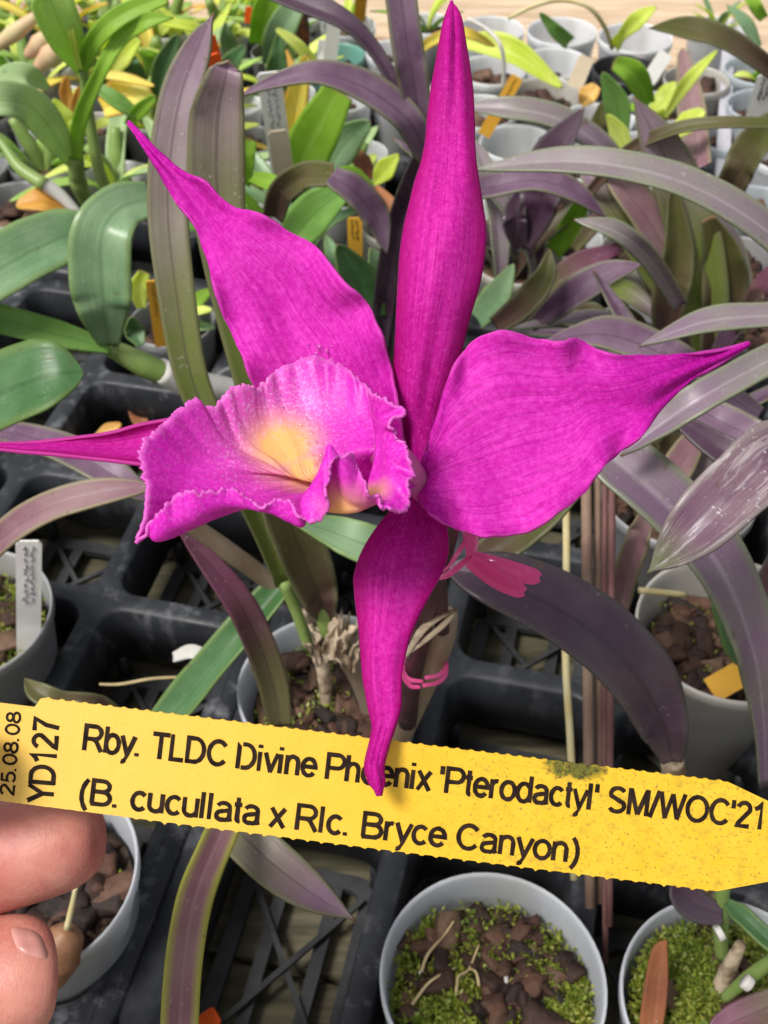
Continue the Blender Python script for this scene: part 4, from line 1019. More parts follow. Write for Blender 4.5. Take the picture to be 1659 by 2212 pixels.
leaf(p6, 'pink_leaf', [(1336, 1325), (1355, 1230), (1385, 1150), (1402, 1085)], [36, 52, 48, 18], d=[.56, .53, .51, .5], fold=.5, prof=False)
leaf(p6, 'grey_purple', [(1780, 730), (1659, 780), (1530, 850), (1430, 915), (1340, 985)], [60, 66, 68, 58, 8], d=[.42, .41, .4, .405, .41], fold=.3, prof=False, upmix=.6)
leaf(p6, 'grey_purple', [(1800, 680), (1659, 682), (1520, 696), (1380, 748)], [46, 52, 52, 5], d=[.5, .5, .5, .5], fold=.3, prof=False, upmix=.6)
leaf(p6, 'purple', [(1780, 1010), (1640, 950), (1540, 900), (1440, 850)], [70, 72, 70, 20], d=[.47, .47, .48, .48], fold=.35, prof=False)
leaf(p6, 'dark_purple', [(1720, 1065), (1640, 1020), (1550, 965), (1440, 890)], [60, 66, 62, 20], d=[.46, .46, .465, .47], fold=.35, prof=False)
leaf(p6, 'pink_leaf', [(1440, 1060), (1480, 985), (1530, 905)], [56, 66, 20], d=[.54, .53, .52], fold=.4, prof=False)
leaf(p6, 'grey_purple', [(1490, 1060), (1530, 990), (1580, 920)], [50, 56, 16], d=[.54, .53, .52], fold=.4, prof=False)
leaf(p6, 'deep_green', [(1560, 1290), (1590, 1380), (1598, 1440)], [60, 66, 8], d=[.53, .54, .55], fold=.3, prof=False)
leaf(p6, 'purple', [(1520, 800), (1420, 758), (1310, 722), (1180, 735)], [50, 74, 70, 10], d=[.52, .52, .52, .52], fold=.3, prof=False, upmix=.6)
leaf(p6, 'olive', [(1000, 1230), (1080, 1180), (1160, 1120), (1240, 1060)], [30, 76, 80, 40], d=[.46, .455, .45, .45], fold=.4, prof=False)
cane(p6, 'cane', 'straw', [(1380, 1275), (1480, 1285)], (.575, .58), [7, 7])
for pts, mt in (([(1590, 1350), (1575, 1290), (1560, 1230)], 'papery'), ([(1600, 1400), (1580, 1330)], 'cane_brown')): cane(p6, 'cane', mt, pts, (.585, .55), [16, 18, 14])
p7 = pot_at('potted_orchid', 1468, 1062, 165, 'pot_grey', 'grey pot half hidden between purple leaves right of the stakes', chips=40, moss=40)
leaf(p7, 'purple', [(1468, 1062), (1420, 1010), (1370, 960)], 50, d=(.65, .6), fold=.4)

# ------------------------------------------------------------------ plants with long strap leaves behind the flower
pA = pot_at('potted_orchid', 800, 770, 120, 'pot_grey', 'purple-leaved orchid rising just behind the upright sepal', chips=30)
leaf(pA, 'dark_purple', [(815, 765), (845, 560), (880, 420), (930, 285)], [40, 52, 46, 22], d=[.73, .66, .62, .57], fold=.5, prof=False)
leaf(pA, 'dark_purple', [(830, 765), (835, 650), (852, 560), (880, 480)], [30, 50, 46, 20], d=[.73, .69, .67, .65], fold=.5, prof=False)
leaf(pA, 'purple', [(925, 335), (880, 258), (790, 190), (690, 159), (600, 174), (512, 209)], [52, 64, 66, 50, 30, 4], d=[.57, .55, .54, .535, .535, .54], fold=.35, prof=False, upmix=.5, label='lavender leaf arching left over the white labels')
leaf(pA, 'purple', [(915, 330), (897, 200), (880, 100), (858, -60)], [50, 64, 68, 66], d=[.57, .545, .53, .515], fold=.3, prof=False, upmix=.2)
leaf(pA, 'dark_purple', [(915, 260), (862, 195), (805, 105), (740, 45), (650, 5), (540, -40)], [24, 30, 30, 40, 50, 50], d=[.57, .56, .555, .55, .55, .55], fold=.5, prof=False, upmix=.6)
pB = pot_at('potted_orchid', 640, 560, 100, 'pot_cream', 'orchid with an olive and purple leaf bent over between petal and sepal', chips=30)
leaf(pB, 'olive', [(590, 470), (608, 415), (655, 382), (715, 380)], [46, 56, 58, 50], d=[.66, .64, .62, .6], fold=.4, prof=False, upmix=.5)
leaf(pB, 'purple', [(715, 380), (765, 412), (812, 470), (836, 548)], [44, 62, 58, 5], d=[.6, .6, .61, .62], fold=.3, prof=False, upmix=.5)
leaf(pB, 'green', [(628, 520), (680, 460), (760, 400)], [70, 90, 30], d=[.74, .72, .7], fold=.3, prof=False)
leaf(pB, 'deep_green', [(800, 690), (772, 610), (728, 528)], [70, 92, 20], d=[.7, .68, .66], fold=.3, prof=False)
leaf(pB, 'grey_green', [(835, 680), (825, 600), (800, 535)], [60, 70, 10], d=[.72, .7, .69], fold=.3, prof=False)
leaf(pB, 'bright', [(852, 600), (850, 550), (850, 498)], [30, 42, 14], d=[.7, .69, .68], fold=.4, prof=False)
pC = pot_at('potted_orchid', 1490, 800, 110, 'pot_grey', 'orchid with broad upright lavender and olive leaves at the right', chips=30)
leaf(pC, 'purple_green', [(1535, 780), (1518, 620), (1478, 440), (1425, 315), (1370, 210)], [60, 108, 108, 86, 8], d=[.73, .69, .66, .64, .625], fold=.3, prof=False, upmix=.2, label='broad upright lavender leaf with a pale pink point')
leaf(pC, 'olive', [(1540, 790), (1562, 660), (1560, 560), (1530, 470)], [60, 96, 90, 30], d=[.73, .7, .68, .66], fold=.3, prof=False)
leaf(pC, 'olive', [(1435, 740), (1448, 640), (1462, 540), (1452, 400)], [40, 78, 64, 20], d=[.72, .69, .67, .65], fold=.45, prof=False)
leaf(pC, 'pink_leaf', [(1480, 620), (1410, 490), (1345, 400), (1290, 330)], [60, 72, 62, 10], d=[.7, .68, .67, .67], fold=.45, prof=False)
leaf(pC, 'purple_green', [(1455, 660), (1375, 530), (1300, 420), (1250, 360)], [50, 62, 54, 10], d=[.71, .69, .68, .68], fold=.45, prof=False)
leaf(pC, 'grey_purple', [(1470, 660), (1400, 555), (1330, 500), (1240, 474)], [34, 42, 42, 6], d=[.66, .62, .6, .6], fold=.4, prof=False, upmix=.6)
leaf(pC, 'grey_purple', [(1830, 660), (1659, 500), (1510, 408), (1360, 362), (1200, 348), (1015, 368)], [60, 66, 66, 60, 52, 4], d=[.56, .53, .52, .52, .525, .53], fold=.3, prof=False, upmix=.55, label='long lavender leaf sweeping left to a point behind the sepal')
leaf(pC, 'purple', [(940, 425), (1050, 405), (1150, 388), (1240, 414), (1309, 470)], [40, 52, 52, 44, 4], d=[.62, .6, .595, .6, .61], fold=.35, prof=False, upmix=.55)
leaf(pC, 'olive', [(1260, 430), (1350, 332), (1440, 285), (1550, 266), (1720, 270)], [20, 26, 26, 24, 22], d=[.68, .65, .63, .62, .62], fold=.4, prof=False, upmix=.6)
pD = pot_at('potted_orchid', 1120, 560, 96, 'pot_cream', 'orchid with dark wine and lavender leaves right of the upright sepal', chips=30)
leaf(pD, 'dark_purple', [(1126, 535), (1112, 470), (1130, 395)], [34, 52, 14], d=[.8, .78, .77], fold=.4, prof=False)
leaf(pD, 'dark_purple', [(1130, 535), (1165, 440), (1192, 340), (1262, 232)], [34, 84, 84, 10], d=[.8, .77, .75, .73], fold=.35, prof=False)
leaf(pD, 'grey_purple', [(1350, 380), (1290, 308), (1195, 252), (1095, 234), (1005, 232)], [44, 52, 50, 44, 10], d=[.78, .76, .75, .75, .76], fold=.35, prof=False, upmix=.55)
leaf(pD, 'purple', [(1148, 704), (1225, 645), (1305, 596), (1388, 570)], [26, 62, 58, 6], d=[.72, .69, .68, .67], fold=.4, prof=False)
leaf(pD, 'wine', [(1165, 632), (1250, 575), (1372, 522)], [30, 52, 8], d=[.74, .72, .7], fold=.4, prof=False)
leaf(pD, 'olive', [(1070, 705), (1135, 655), (1176, 600), (1188, 538)], [40, 56, 48, 8], d=[.7, .68, .67, .67], fold=.5, prof=False)
leaf(pD, 'grey_green', [(1030, 690), (1075, 640), (1110, 570)], [50, 60, 10], d=[.74, .73, .72], fold=.4, prof=False)
pE = pot_at('potted_orchid', 1720, 330, 100, 'pot_white', 'orchid with dark olive leaves reaching in from the right edge', chips=20)
leaf(pE, 'olive', [(1740, 210), (1640, 130), (1560, 82), (1480, 62), (1402, 60)], [34, 40, 46, 44, 4], d=[.78, .75, .74, .74, .74], fold=.4, prof=False, upmix=.6)
leaf(pE, 'olive', [(1560, 450), (1590, 380), (1640, 300), (1720, 240)], [50, 66, 70, 50], d=[.8, .77, .75, .73], fold=.4, prof=False)

for (pl, mt, pts, wd, dd) in ((pC, 'wine', [(1600, 720), (1640, 630), (1710, 540)], [24, 44, 10], [.7, .67, .65]), (p6, 'purple', [(1640, 900), (1560, 850), (1470, 838)], [40, 46, 8], [.56, .55, .55]),
        (p6, 'olive', [(1425, 1030), (1446, 950), (1432, 880)], [30, 44, 8], [.6, .58, .57]), (pD, 'purple_green', [(1280, 590), (1370, 640), (1440, 700)], [20, 44, 10], [.74, .72, .71]),
        (pC, 'dark_purple', [(1540, 780), (1600, 690), (1690, 640)], [26, 46, 10], [.72, .7, .69]), (pC, 'grey_purple', [(1560, 760), (1600, 640), (1580, 520), (1530, 440)], [26, 42, 36, 6], [.75, .72, .7, .69]),
        (pD, 'olive', [(1230, 690), (1280, 672), (1330, 708)], [14, 34, 10], [.73, .72, .72]), (pD, 'wine', [(1240, 540), (1300, 470), (1380, 430)], [20, 36, 6], [.78, .76, .75]),
        (pC, 'olive', [(1396, 730), (1370, 690), (1350, 660)], [26, 34, 6], [.73, .72, .71]), (pC, 'pink_leaf', [(1510, 760), (1440, 640), (1400, 560), (1300, 500)], [26, 40, 36, 6], [.75, .72, .71, .7])):
    leaf(pl, mt, pts, wd, d=dd, fold=.4, prof=False)
# left hand plants
pF = pot_at('potted_orchid', 565, 850, 125, 'pot_grey', 'orchid with broad grey-green leaves on a green cane at the left', chips=30)
cane(pF, 'cane', 'cane_white', [(540, 850), (470, 836), (400, 826), (345, 800)], (.66, .62), [22, 27, 30, 27], label='white sheathed part of the cane')
cane(pF, 'cane', 'cane_green', [(350, 806), (310, 788), (262, 763), (236, 750)], (.622, .605), [26, 27, 22, 18])
leaf(pF, 'grey_green', [(236, 748), (222, 655), (216, 565), (224, 495), (262, 447), (330, 428)], [40, 118, 132, 126, 100, 70], d=[.6, .575, .565, .56, .565, .575], fold=.22, prof=False, upmix=.3, label='broad grey-green leaf folded over at its top')
leaf(pF, 'grey_green', [(236, 745), (208, 610), (165, 512), (80, 535), (-20, 592), (-120, 660)], [40, 70, 100, 124, 124, 110], d=[.605, .6, .59, .575, .56, .55], fold=.22, prof=False, upmix=.5)
leaf(pF, 'green', [(238, 752), (130, 724), (0, 690), (-90, 668)], [26, 56, 62, 52], d=[.6, .585, .57, .56], fold=.35, prof=False, upmix=.3)
pG = pot_at('potted_orchid', -230, 930, 130, 'pot_white', 'plant whose dark green and purple leaves enter from the left edge', chips=20)
leaf(pG, 'deep_green', [(-170, 920), (-60, 872), (40, 832), (120, 806), (182, 806)], [90, 140, 156, 132, 20], d=[.6, .55, .53, .525, .53], fold=.2, prof=False, upmix=.5)
leaf(pG, 'purple', [(-150, 935), (0, 932), (130, 966), (240, 1022), (330, 1085)], [30, 44, 66, 68, 20], d=[.58, .53, .51, .5, .5], fold=.35, prof=False, upmix=.5)
leaf(pG, 'pink_leaf', [(-120, 1290), (-20, 1182), (90, 1104), (210, 1066), (340, 1050)], [40, 58, 62, 60, 14], d=[.56, .5, .48, .475, .475], fold=.35, prof=False, upmix=.5)
leaf(p3, 'olive', [(300, 1600), (225, 1532), (130, 1516), (80, 1494), (54, 1466)], [30, 44, 46, 42, 6], d=[.5, .46, .45, .45, .455], fold=.45, prof=False, upmix=.5)

# old flower stems bundled right of the flower
for q, (pts, mt, r0, dd, lb) in enumerate((
    ([(1222, 1040), (1224, 1200), (1222, 1420), (1234, 1640), (1240, 1900)], 'straw', 8.5, [.5, .505, .5, .5, .5], 'yellow-green cane with a pale node, leftmost of the upright stems'),
    ([(1266, 1000), (1268, 1250), (1270, 1500), (1275, 1960)], 'stick', 12, [.5, .5, .5, .5], 'thickest grey-brown dry flower stem beside the yellow cane'),
    ([(1290, 1000), (1290, 1250), (1292, 1500), (1296, 1950)], 'stick', 9, [.505, .505, .505, .505], 'thin dry flower stem between the thick one and the red ones'),
    ([(1307, 1000), (1306, 1250), (1305, 1500), (1308, 2080)], 'stick_red', 7, [.5, .5, .5, .495], 'reddish flower stem, left of the two red ones'),
    ([(1322, 1000), (1321, 1250), (1318, 1500), (1316, 2000)], 'stick_red', 8, [.495, .495, .49, .49], 'dark red-brown flower stem on the right end of the bundle'))):
    p_ = [P(x, y, d_) for (x, y), d_ in zip(pts, dd)]
    mb = MB(); tube(mb, p_, r0 * .5 / FPX, 10)
    o = props(mb.build('dry_flower_stem', M[mt], None, p_[-1]), lb, 'dry stem', 'dry flower stems standing beside the flower')
# ------------------------------------------------------------------ background pots on the trays behind
BG = [  # px, py, half width, material, plant kind
 (255,388,84,'pot_white','strap'), (205,268,56,'pot_cream','bark'), (90,348,76,'pot_grey','strap'), (30,440,95,'pot_grey','none'), (372,692,92,'pot_grey','small'),
 (515,300,64,'pot_grey','bark'), (505,225,60,'pot_white','bark'), (560,380,66,'pot_white','bark'), (775,330,62,'pot_white','moss'), (660,300,62,'pot_white','bark'),
 (750,52,60,'pot_white','thin'), (925,50,56,'pot_white','thin'), (725,118,62,'pot_teal','none'), (600,110,58,'pot_grey','broad'), (480,62,56,'pot_white','lime'),
 (1062,62,70,'pot_white','empty'), (1214,66,75,'pot_white','empty'), (1373,80,79,'pot_white','empty'), (1200,134,74,'pot_white','empty'), (1362,150,76,'pot_black','empty'),
 (1062,150,74,'pot_white','bark'), (1188,205,80,'pot_cream','bark'), (1405,232,72,'pot_white','small'), (1040,240,78,'pot_white','bark'), (1300,250,74,'pot_white','bark'),
 (1130,312,84,'pot_white','empty'), (1390,322,78,'pot_white','bark'), (1255,350,78,'pot_white','bark'), (1205,420,84,'pot_white','bark'), (1390,430,84,'pot_white','small'), (1212,520,86,'pot_white','bark'),
 (1340,530,88,'pot_cream','bark'), (1640,150,74,'pot_clear','small'), (1645,238,80,'pot_clear','bark'), (1648,318,84,'pot_clear','bark'), (1655,420,88,'pot_clear','bark'), (1550,60,62,'pot_white','grass'),
 (1395,748,95,'pot_grey','bark'), (1600,560,95,'pot_grey','bark'), (1640,700,105,'pot_grey','bark'), (1060,480,88,'pot_white','bark'), (980,340,80,'pot_white','bark'), (870,200,66,'pot_white','bark'), (850,110,60,'pot_white','bark'),
 (360,60,56,'pot_white','lime'), (240,70,56,'pot_cream','broad'), (120,70,56,'pot_grey','lime'), (0,60,56,'pot_grey','lime'), (330,150,62,'pot_cream','lime'), (200,160,64,'pot_white','lime'), (60,170,66,'pot_cream','broad'),
 (440,150,62,'pot_grey','broad'), (330,250,68,'pot_grey','broad'), (90,250,70,'pot_white','bark'), (-40,240,70,'pot_grey','lime'), (620,200,62,'pot_white','lime'), (420,300,70,'pot_grey','lime'),
 (400,420,80,'pot_white','strap'), (520,480,86,'pot_grey','small'), (-60,360,80,'pot_grey','none'), (740,410,76,'pot_white','broad'), (740,210,62,'pot_white','bark'), (680,20,54,'pot_white','thin'), (560,20,54,'pot_white','lime'), (1500,170,70,'pot_cream','none'), (880,480,90,'pot_cream','bark'), (820,610,95,'pot_cream','bark')]
bgp = []
for b in BG:
    c = G(b[0], b[1], .085); bgp.append([c, b[2] * depth(c) / FPX, b])
fixed = [(p_['label'] and Vector(p_.location), .04) for p_ in (pA, pB, pC, pD, pE, pF, pG, p6, p7, orch)]
for it in range(60):
    for i in range(len(bgp)):
        for (fl, fr_) in fixed:
            dv = bgp[i][0] - fl; dv.z = 0; mn = bgp[i][1] + fr_ * .95
            if 1e-6 < dv.length < mn: bgp[i][0] = bgp[i][0] + dv.normalized() * (mn - dv.length) * .6
        for j in range(i):
            dv = bgp[i][0] - bgp[j][0]; mn = (bgp[i][1] + bgp[j][1]) * 1.005
            if dv.length < mn:
                pu = dv.normalized() * (mn - dv.length) * .5
                bgp[i][0] = bgp[i][0] + pu; bgp[j][0] = bgp[j][0] - pu
KIND = {'bark': 'bark chips only', 'none': 'a dark bare surface', 'empty': 'nothing planted in it', 'moss': 'mossy bark', 'thin': 'thin grassy shoots', 'broad': 'broad green leaves', 'lime': 'yellow-green strap leaves', 'strap': 'long green leaves', 'small': 'a small green seedling', 'grass': 'pale grassy leaves'}
MN = {'pot_white': 'white', 'pot_cream': 'cream', 'pot_grey': 'grey', 'pot_clear': 'frosted', 'pot_teal': 'teal', 'pot_black': 'black'}
order = sorted(bgp, key=lambda e: -e[0].dot(VV)); rows_ = []
for e in order:
    if rows_ and rows_[-1][0][0].dot(VV) - e[0].dot(VV) < .055: rows_[-1].append(e)
    else: rows_.append([e])
ORD = ['first', 'second', 'third', 'fourth', 'fifth', 'sixth', 'seventh', 'eighth', 'ninth', 'tenth', 'eleventh', 'twelfth', 'thirteenth', 'fourteenth', 'fifteenth', 'sixteenth', 'seventeenth', 'eighteenth']
def wleaf(root, mat, base, az, ln, wd, rise, droop, **kw):
    """leaf in world space: leaves the base steeply and arches over"""
    dr = Vector((math.cos(az), math.sin(az), 0)); pts = []
    for i in range(6):
        t = i / 5
        pts.append(base + dr * ln * (t * (1 - rise) * .6 + .45 * t * t) + Vector((0, 0, ln * (rise * t - droop * t * t))))
    return leaf(root, mat, pts, wd, n=18, **kw)
for ri, row in enumerate(rows_):
    row.sort(key=lambda e: e[0].dot(UU))
    for ci, (c, r, b) in enumerate(row):
        kind = b[4]; h = .081
        lb = f"{MN[b[3]]} pot with {KIND[kind]}, {ORD[ci]} from left, {ORD[ri]} row from back"
        root = pot_at('plant_pot' if kind in ('bark', 'none', 'empty', 'moss') else 'potted_orchid', 0, 0, 0, b[3], lb, 'pot' if kind in ('bark', 'none', 'empty', 'moss') else 'potted orchid', z=.085, h=h, c=Vector((c.x, c.y, .085)), r=r, group='pots crowding the trays behind the flower',
                      chips=0 if kind in ('empty',) else 42, chip_s=.0058, moss=60 if kind == 'moss' else 0, fillz=random.uniform(.012, .022) if kind != 'empty' else .05)
        top = Vector((c.x, c.y, .07))
        if kind in ('lime', 'broad', 'strap'):
            pal = {'lime': ['lime', 'lime', 'yellow', 'pale_green', 'lime', 'amber'], 'broad': ['pale_green', 'sage', 'lime', 'lime'], 'strap': ['pale_green', 'sage', 'lime']}[kind]
            for q in range(8 if kind == 'lime' else 6):
                wleaf(root, random.choice(pal), top + Vector((random.uniform(-.012, .012), random.uniform(-.012, .012), 0)), random.uniform(0, 6.28), random.uniform(.07, .14), random.uniform(.008, .017), random.uniform(.55, .95), random.uniform(.1, .55), fold=.35)
            for q in range(2):
                a_ = random.uniform(0, 6.3); mb = MB(); e_ = top + Vector((math.cos(a_) * .02, math.sin(a_) * .02, .05)); tube(mb, [top, lerp(top, e_, .5) + Vector((0, 0, .004)), e_], [.004, .0065, .004], 10)
                mb.build('pseudobulb', M['cane_green'], root)
        elif kind in ('thin', 'grass'):
            for q in range(7): wleaf(root, random.choice(['bright', 'grey_green', 'lime']), top, random.uniform(0, 6.28), random.uniform(.05, .09), random.uniform(.005, .009), random.uniform(.6, 1), random.uniform(.1, .4), fold=.3)
        elif kind == 'small':
            for q in range(4): wleaf(root, random.choice(['bright', 'lime', 'grey_green']), top, random.uniform(0, 6.28), random.uniform(.035, .06), random.uniform(.012, .018), random.uniform(.5, .9), random.uniform(.2, .5), fold=.3)
        b_root = root
        bgp[bgp.index([c, r, b])].append(root)
for pl, mats, cnt in ((pC, ['grey_purple', 'purple', 'olive', 'pink_leaf'], 8), (pD, ['purple', 'wine', 'grey_purple', 'olive'], 7), (p7, ['grey_purple', 'purple', 'olive'], 6), (pA, ['grey_green', 'olive', 'green'], 5), (pB, ['green', 'bright', 'grey_green', 'olive'], 6)):
    for q in range(cnt):
        wleaf(pl, random.choice(mats), Vector(pl.location) + Vector((random.uniform(-.015, .015), random.uniform(-.01, .02), .075)), random.uniform(-.3, 3.44), random.uniform(.11, .19), random.uniform(.009, .017), random.uniform(.5, .9), random.uniform(.15, .5), fold=.4)
def near_root(px, py):
    g = G(px, py, .085)
    return min((e for e in bgp), key=lambda e: (e[0] - g).length)[3]
# hand-placed leaves of the background plants: (pot near px, py), material, points, widths, depths
for (pot_px, mat, pts, wd, dd, kw) in (
    ((255, 388), 'bright', [(166, 345), (172, 262), (214, 162), (260, 84), (312, 46), (374, 38)], [22, 32, 28, 32, 36, 4], [.74, .71, .68, .67, .66, .66], {}),
    ((255, 388), 'pale_green', [(176, 152), (142, 80), (112, 5), (92, -60)], [28, 78, 90, 60], [.7, .67, .65, .64], {}),
    ((255, 388), 'lime', [(172, 150), (156, 80), (146, 10)], [12, 15, 3], [.69, .67, .66], {}),
    ((255, 388), 'bright', [(178, 155), (204, 88), (262, 34), (360, -8)], [20, 38, 40, 30], [.7, .67, .66, .66], {}),
    ((255, 388), 'lime', [(165, 340), (144, 270), (116, 212)], [20, 48, 8], [.75, .73, .72], {}),
    ((90, 348), 'sage', [(158, 362), (112, 284), (62, 228), (-10, 216), (-90, 240)], [14, 66, 78, 72, 50], [.76, .71, .68, .66, .66], {'upmix': .6}),
    ((90, 348), 'sage', [(104, 190), (52, 162), (-20, 190)], [14, 50, 40], [.76, .74, .73], {'upmix': .6}),
    ((200, 160), 'amber', [(146, 240), (142, 200), (143, 164)], [12, 26, 8], [.82, .81, .8], {}),
    ((200, 160), 'amber', [(166, 256), (165, 222), (170, 188)], [12, 24, 8], [.82, .81, .8], {}),
    ((330, 250), 'yellow', [(222, 235), (275, 205), (336, 226)], [40, 78, 20], [.86, .85, .85], {'upmix': .6}),
    ((330, 250), 'green', [(188, 172), (250, 216), (302, 252)], [10, 34, 18], [.82, .82, .83], {}),
    ((330, 250), 'yellow', [(212, 160), (270, 168), (334, 186)], [16, 20, 8], [.84, .84, .84], {}),
    ((330, 250), 'bright', [(276, 270), (300, 240), (336, 208)], [18, 30, 16], [.84, .82, .8], {}),
    ((330, 150), 'lime', [(230, 165), (262, 120), (304, 84)], [20, 46, 10], [.86, .84, .83], {}),
    ((330, 150), 'deep_green', [(338, 205), (356, 140), (384, 74)], [30, 48, 14], [.86, .84, .82], {}),
    ((330, 150), 'deep_green', [(304, 190), (288, 150), (274, 112)], [30, 44, 10], [.9, .88, .87], {}),
    ((360, 60), 'lime', [(470, 100), (420, 60), (340, 48)], [12, 22, 14], [.9, .88, .87], {'upmix': .6}),
    ((515, 300), 'yellow', [(630, 290), (640, 220), (664, 118)], [40, 50, 20], [.86, .84, .81], {}),
    ((660, 300), 'bright', [(634, 396), (672, 310), (732, 196)], [70, 104, 70], [.83, .8, .77], {'fold': .15}),
    ((660, 300), 'grey_green', [(690, 390), (745, 310), (800, 262)], [50, 74, 20], [.84, .82, .8], {}),
    ((620, 200), 'lime', [(690, 150), (640, 95), (596, 62)], [24, 24, 10], [.86, .84, .83], {'upmix': .6}),
    ((560, 20), 'bright', [(560, 96), (578, 30), (596, -40)], [44, 66, 50], [.9, .87, .85], {}),
    ((560, 20), 'grey_green', [(576, 138), (604, 70), (652, -10)], [20, 62, 40], [.9, .87, .85], {}),
    ((680, 20), 'black_leaf', [(658, 112), (640, 50), (622, -20)], [20, 54, 50], [.92, .9, .88], {}),
    ((620, 200), 'deep_green', [(590, 200), (598, 150), (604, 70)], [40, 48, 12], [.9, .88, .86], {}),
    ((440, 150), 'deep_green', [(470, 190), (496, 140), (530, 100)], [20, 40, 14], [.9, .88, .87], {}),
    ((440, 150), 'grey_green', [(500, 120), (490, 80), (486, 48)], [34, 32, 4], [.92, .9, .89], {}),
    ((560, 380), 'bright', [(528, 400), (534, 350), (542, 302)], [24, 32, 26], [.78, .76, .75], {'prof_': 0}),
    ((560, 380), 'bright', [(545, 382), (590, 398), (628, 432)], [24, 36, 14], [.76, .75, .75], {}),
    ((775, 330), 'brown_leaf', [(756, 322), (784, 352), (800, 388)], [18, 36, 14], [.84, .83, .83], {}),
    ((740, 410), 'brown_leaf', [(812, 402), (838, 440), (856, 476)], [10, 34, 20], [.78, .77, .77], {}),
    ((740, 410), 'lime', [(808, 398), (832, 366), (862, 334)], [10, 44, 8], [.8, .79, .78], {}),
    ((740, 410), 'bright', [(805, 402), (760, 380), (712, 378)], [10, 38, 14], [.8, .79, .78], {}),
    ((1062, 150), 'lime', [(1000, 88), (1100, 112), (1215, 190)], [30, 52, 14], [.96, .94, .94], {'fold': .8}),
    ((1062, 150), 'yellow', [(880, 140), (930, 90), (1000, 70), (1070, 100)], [10, 22, 22, 10], [.96, .92, .9, .92], {}),
    ((1214, 66), 'green', [(1230, 92), (1200, 66), (1166, 28)], [30, 28, 8], [1.0, .98, .97], {}),
    ((1373, 80), 'lime', [(1326, 100), (1344, 76), (1376, 44), (1418, 14)], [28, 22, 36, 8], [1.02, .98, .96, .95], {}),
    ((1300, 250), 'bright', [(1402, 224), (1372, 164), (1326, 136)], [26, 52, 28], [.94, .91, .9], {'fold': .4}),
    ((1300, 250), 'green', [(1348, 296), (1332, 226), (1302, 156)], [18, 54, 12], [.92, .9, .88], {}),
    ((1300, 250), 'lime', [(1362, 332), (1334, 290), (1306, 250)], [22, 44, 20], [.88, .87, .86], {}),
    ((1300, 250), 'olive', [(1304, 330), (1292, 280), (1300, 220)], [28, 40, 8], [.86, .85, .84], {}),
    ((1390, 322), 'lime', [(1436, 254), (1486, 176), (1550, 108)], [8, 28, 6], [.94, .9, .88], {}),
    ((1390, 322), 'lime', [(1450, 292), (1490, 262), (1520, 236)], [20, 46, 14], [.9, .89, .89], {}),
    ((1205, 420), 'bright', [(1196, 544), (1240, 480), (1260, 418)], [40, 50, 16], [.82, .8, .78], {}),
    ((1390, 430), 'bright', [(1436, 480), (1400, 430), (1352, 396)], [10, 34, 12], [.8, .79, .79], {}),
    ((1188, 205), 'amber', [(1256, 226), (1270, 206), (1290, 184)], [14, 40, 20], [.95, .94, .94], {}),
    ((1500, 170), 'pink_leaf', [(1508, 360), (1492, 230), (1474, 105)], [54, 58, 20], [.9, .95, .98], {'fold': .5}),
    ((1550, 60), 'grey_green', [(1640, 100), (1612, 50), (1570, 10)], [12, 26, 4], [.95, .94, .94], {}),
    ((1550, 60), 'bright', [(1650, 40), (1630, 10), (1610, -30)], [20, 26, 20], [.95, .94, .94], {}),
    ((30, 440), 'amber', [(152, 466), (95, 434), (34, 444)], [14, 48, 14], [.77, .76, .76], {'upmix': .6}),
    ((372, 692), 'lime', [(306, 665), (300, 625), (312, 588)], [20, 40, 26], [.7, .69, .68], {}),
    ((372, 692), 'deep_green', [(306, 745), (290, 715), (284, 684)], [20, 44, 10], [.7, .7, .69], {})):
    kw = dict(kw); kw.pop('prof_', 0)
    leaf(near_root(*pot_px), mat, pts, wd, d=dd, prof=False, **{'fold': .3, 'upmix': .4, **kw})
rb_ = near_root(255, 388)
cane(rb_, 'cane', 'cane_green', [(180, 150), (191, 240), (212, 360), (236, 425)], (.70, .77), [10, 11, 13, 13])
cane(rb_, 'cane', 'cane_green', [(165, 338), (168, 390), (190, 440)], (.745, .79), [15, 20, 16])
rb_ = near_root(30, 440)
cane(rb_, 'cane', 'cane_green', [(-20, 280), (15, 325), (45, 365), (98, 400)], (.76, .755), [10, 11, 14, 15])
cane(rb_, 'cane', 'cane_white', [(92, 395), (130, 422), (170, 462)], (.756, .77), [15, 14, 10])
M['bulb_pink'] = simple_mat('pink_pseudobulb', (.55, .3, .2), (.5, .42, .22), 25, .5, .4, bumpS=.2)
for (pp, a_, b2, r_) in (((0, 60), (-20, 110), (80, 34), 19), ((120, 70), (60, 120), (112, 70), 22), ((200, 160), (82, 146), (140, 92), 26)):
    cane(near_root(*pp), 'pseudobulb', 'bulb_pink', [a_, ((a_[0] + b2[0]) / 2, (a_[1] + b2[1]) / 2), b2], (.9, .88), [r_ * .5, r_, r_ * .6])
cane(near_root(1373, 80), 'flower_stalk', 'straw', [(1098, 40), (1150, 14), (1210, 0), (1270, 14), (1306, 58), (1322, 104)], [.97, .96, .96, .96, .98, 1.02], [4, 5, 5, 5, 5, 5])
p_ = [P(1010, 40, .9), P(1050, 62, .9), P(1078, 92, .9), P(1088, 130, .91), P(1087, 195, .93)]
mb = MB(); tube(mb, p_, .0016, 8); props(mb.build('white_cord', M['cane_white'], None, p_[-1]), 'thin white cord hooked over the white pots right of the upright sepal', 'cord')

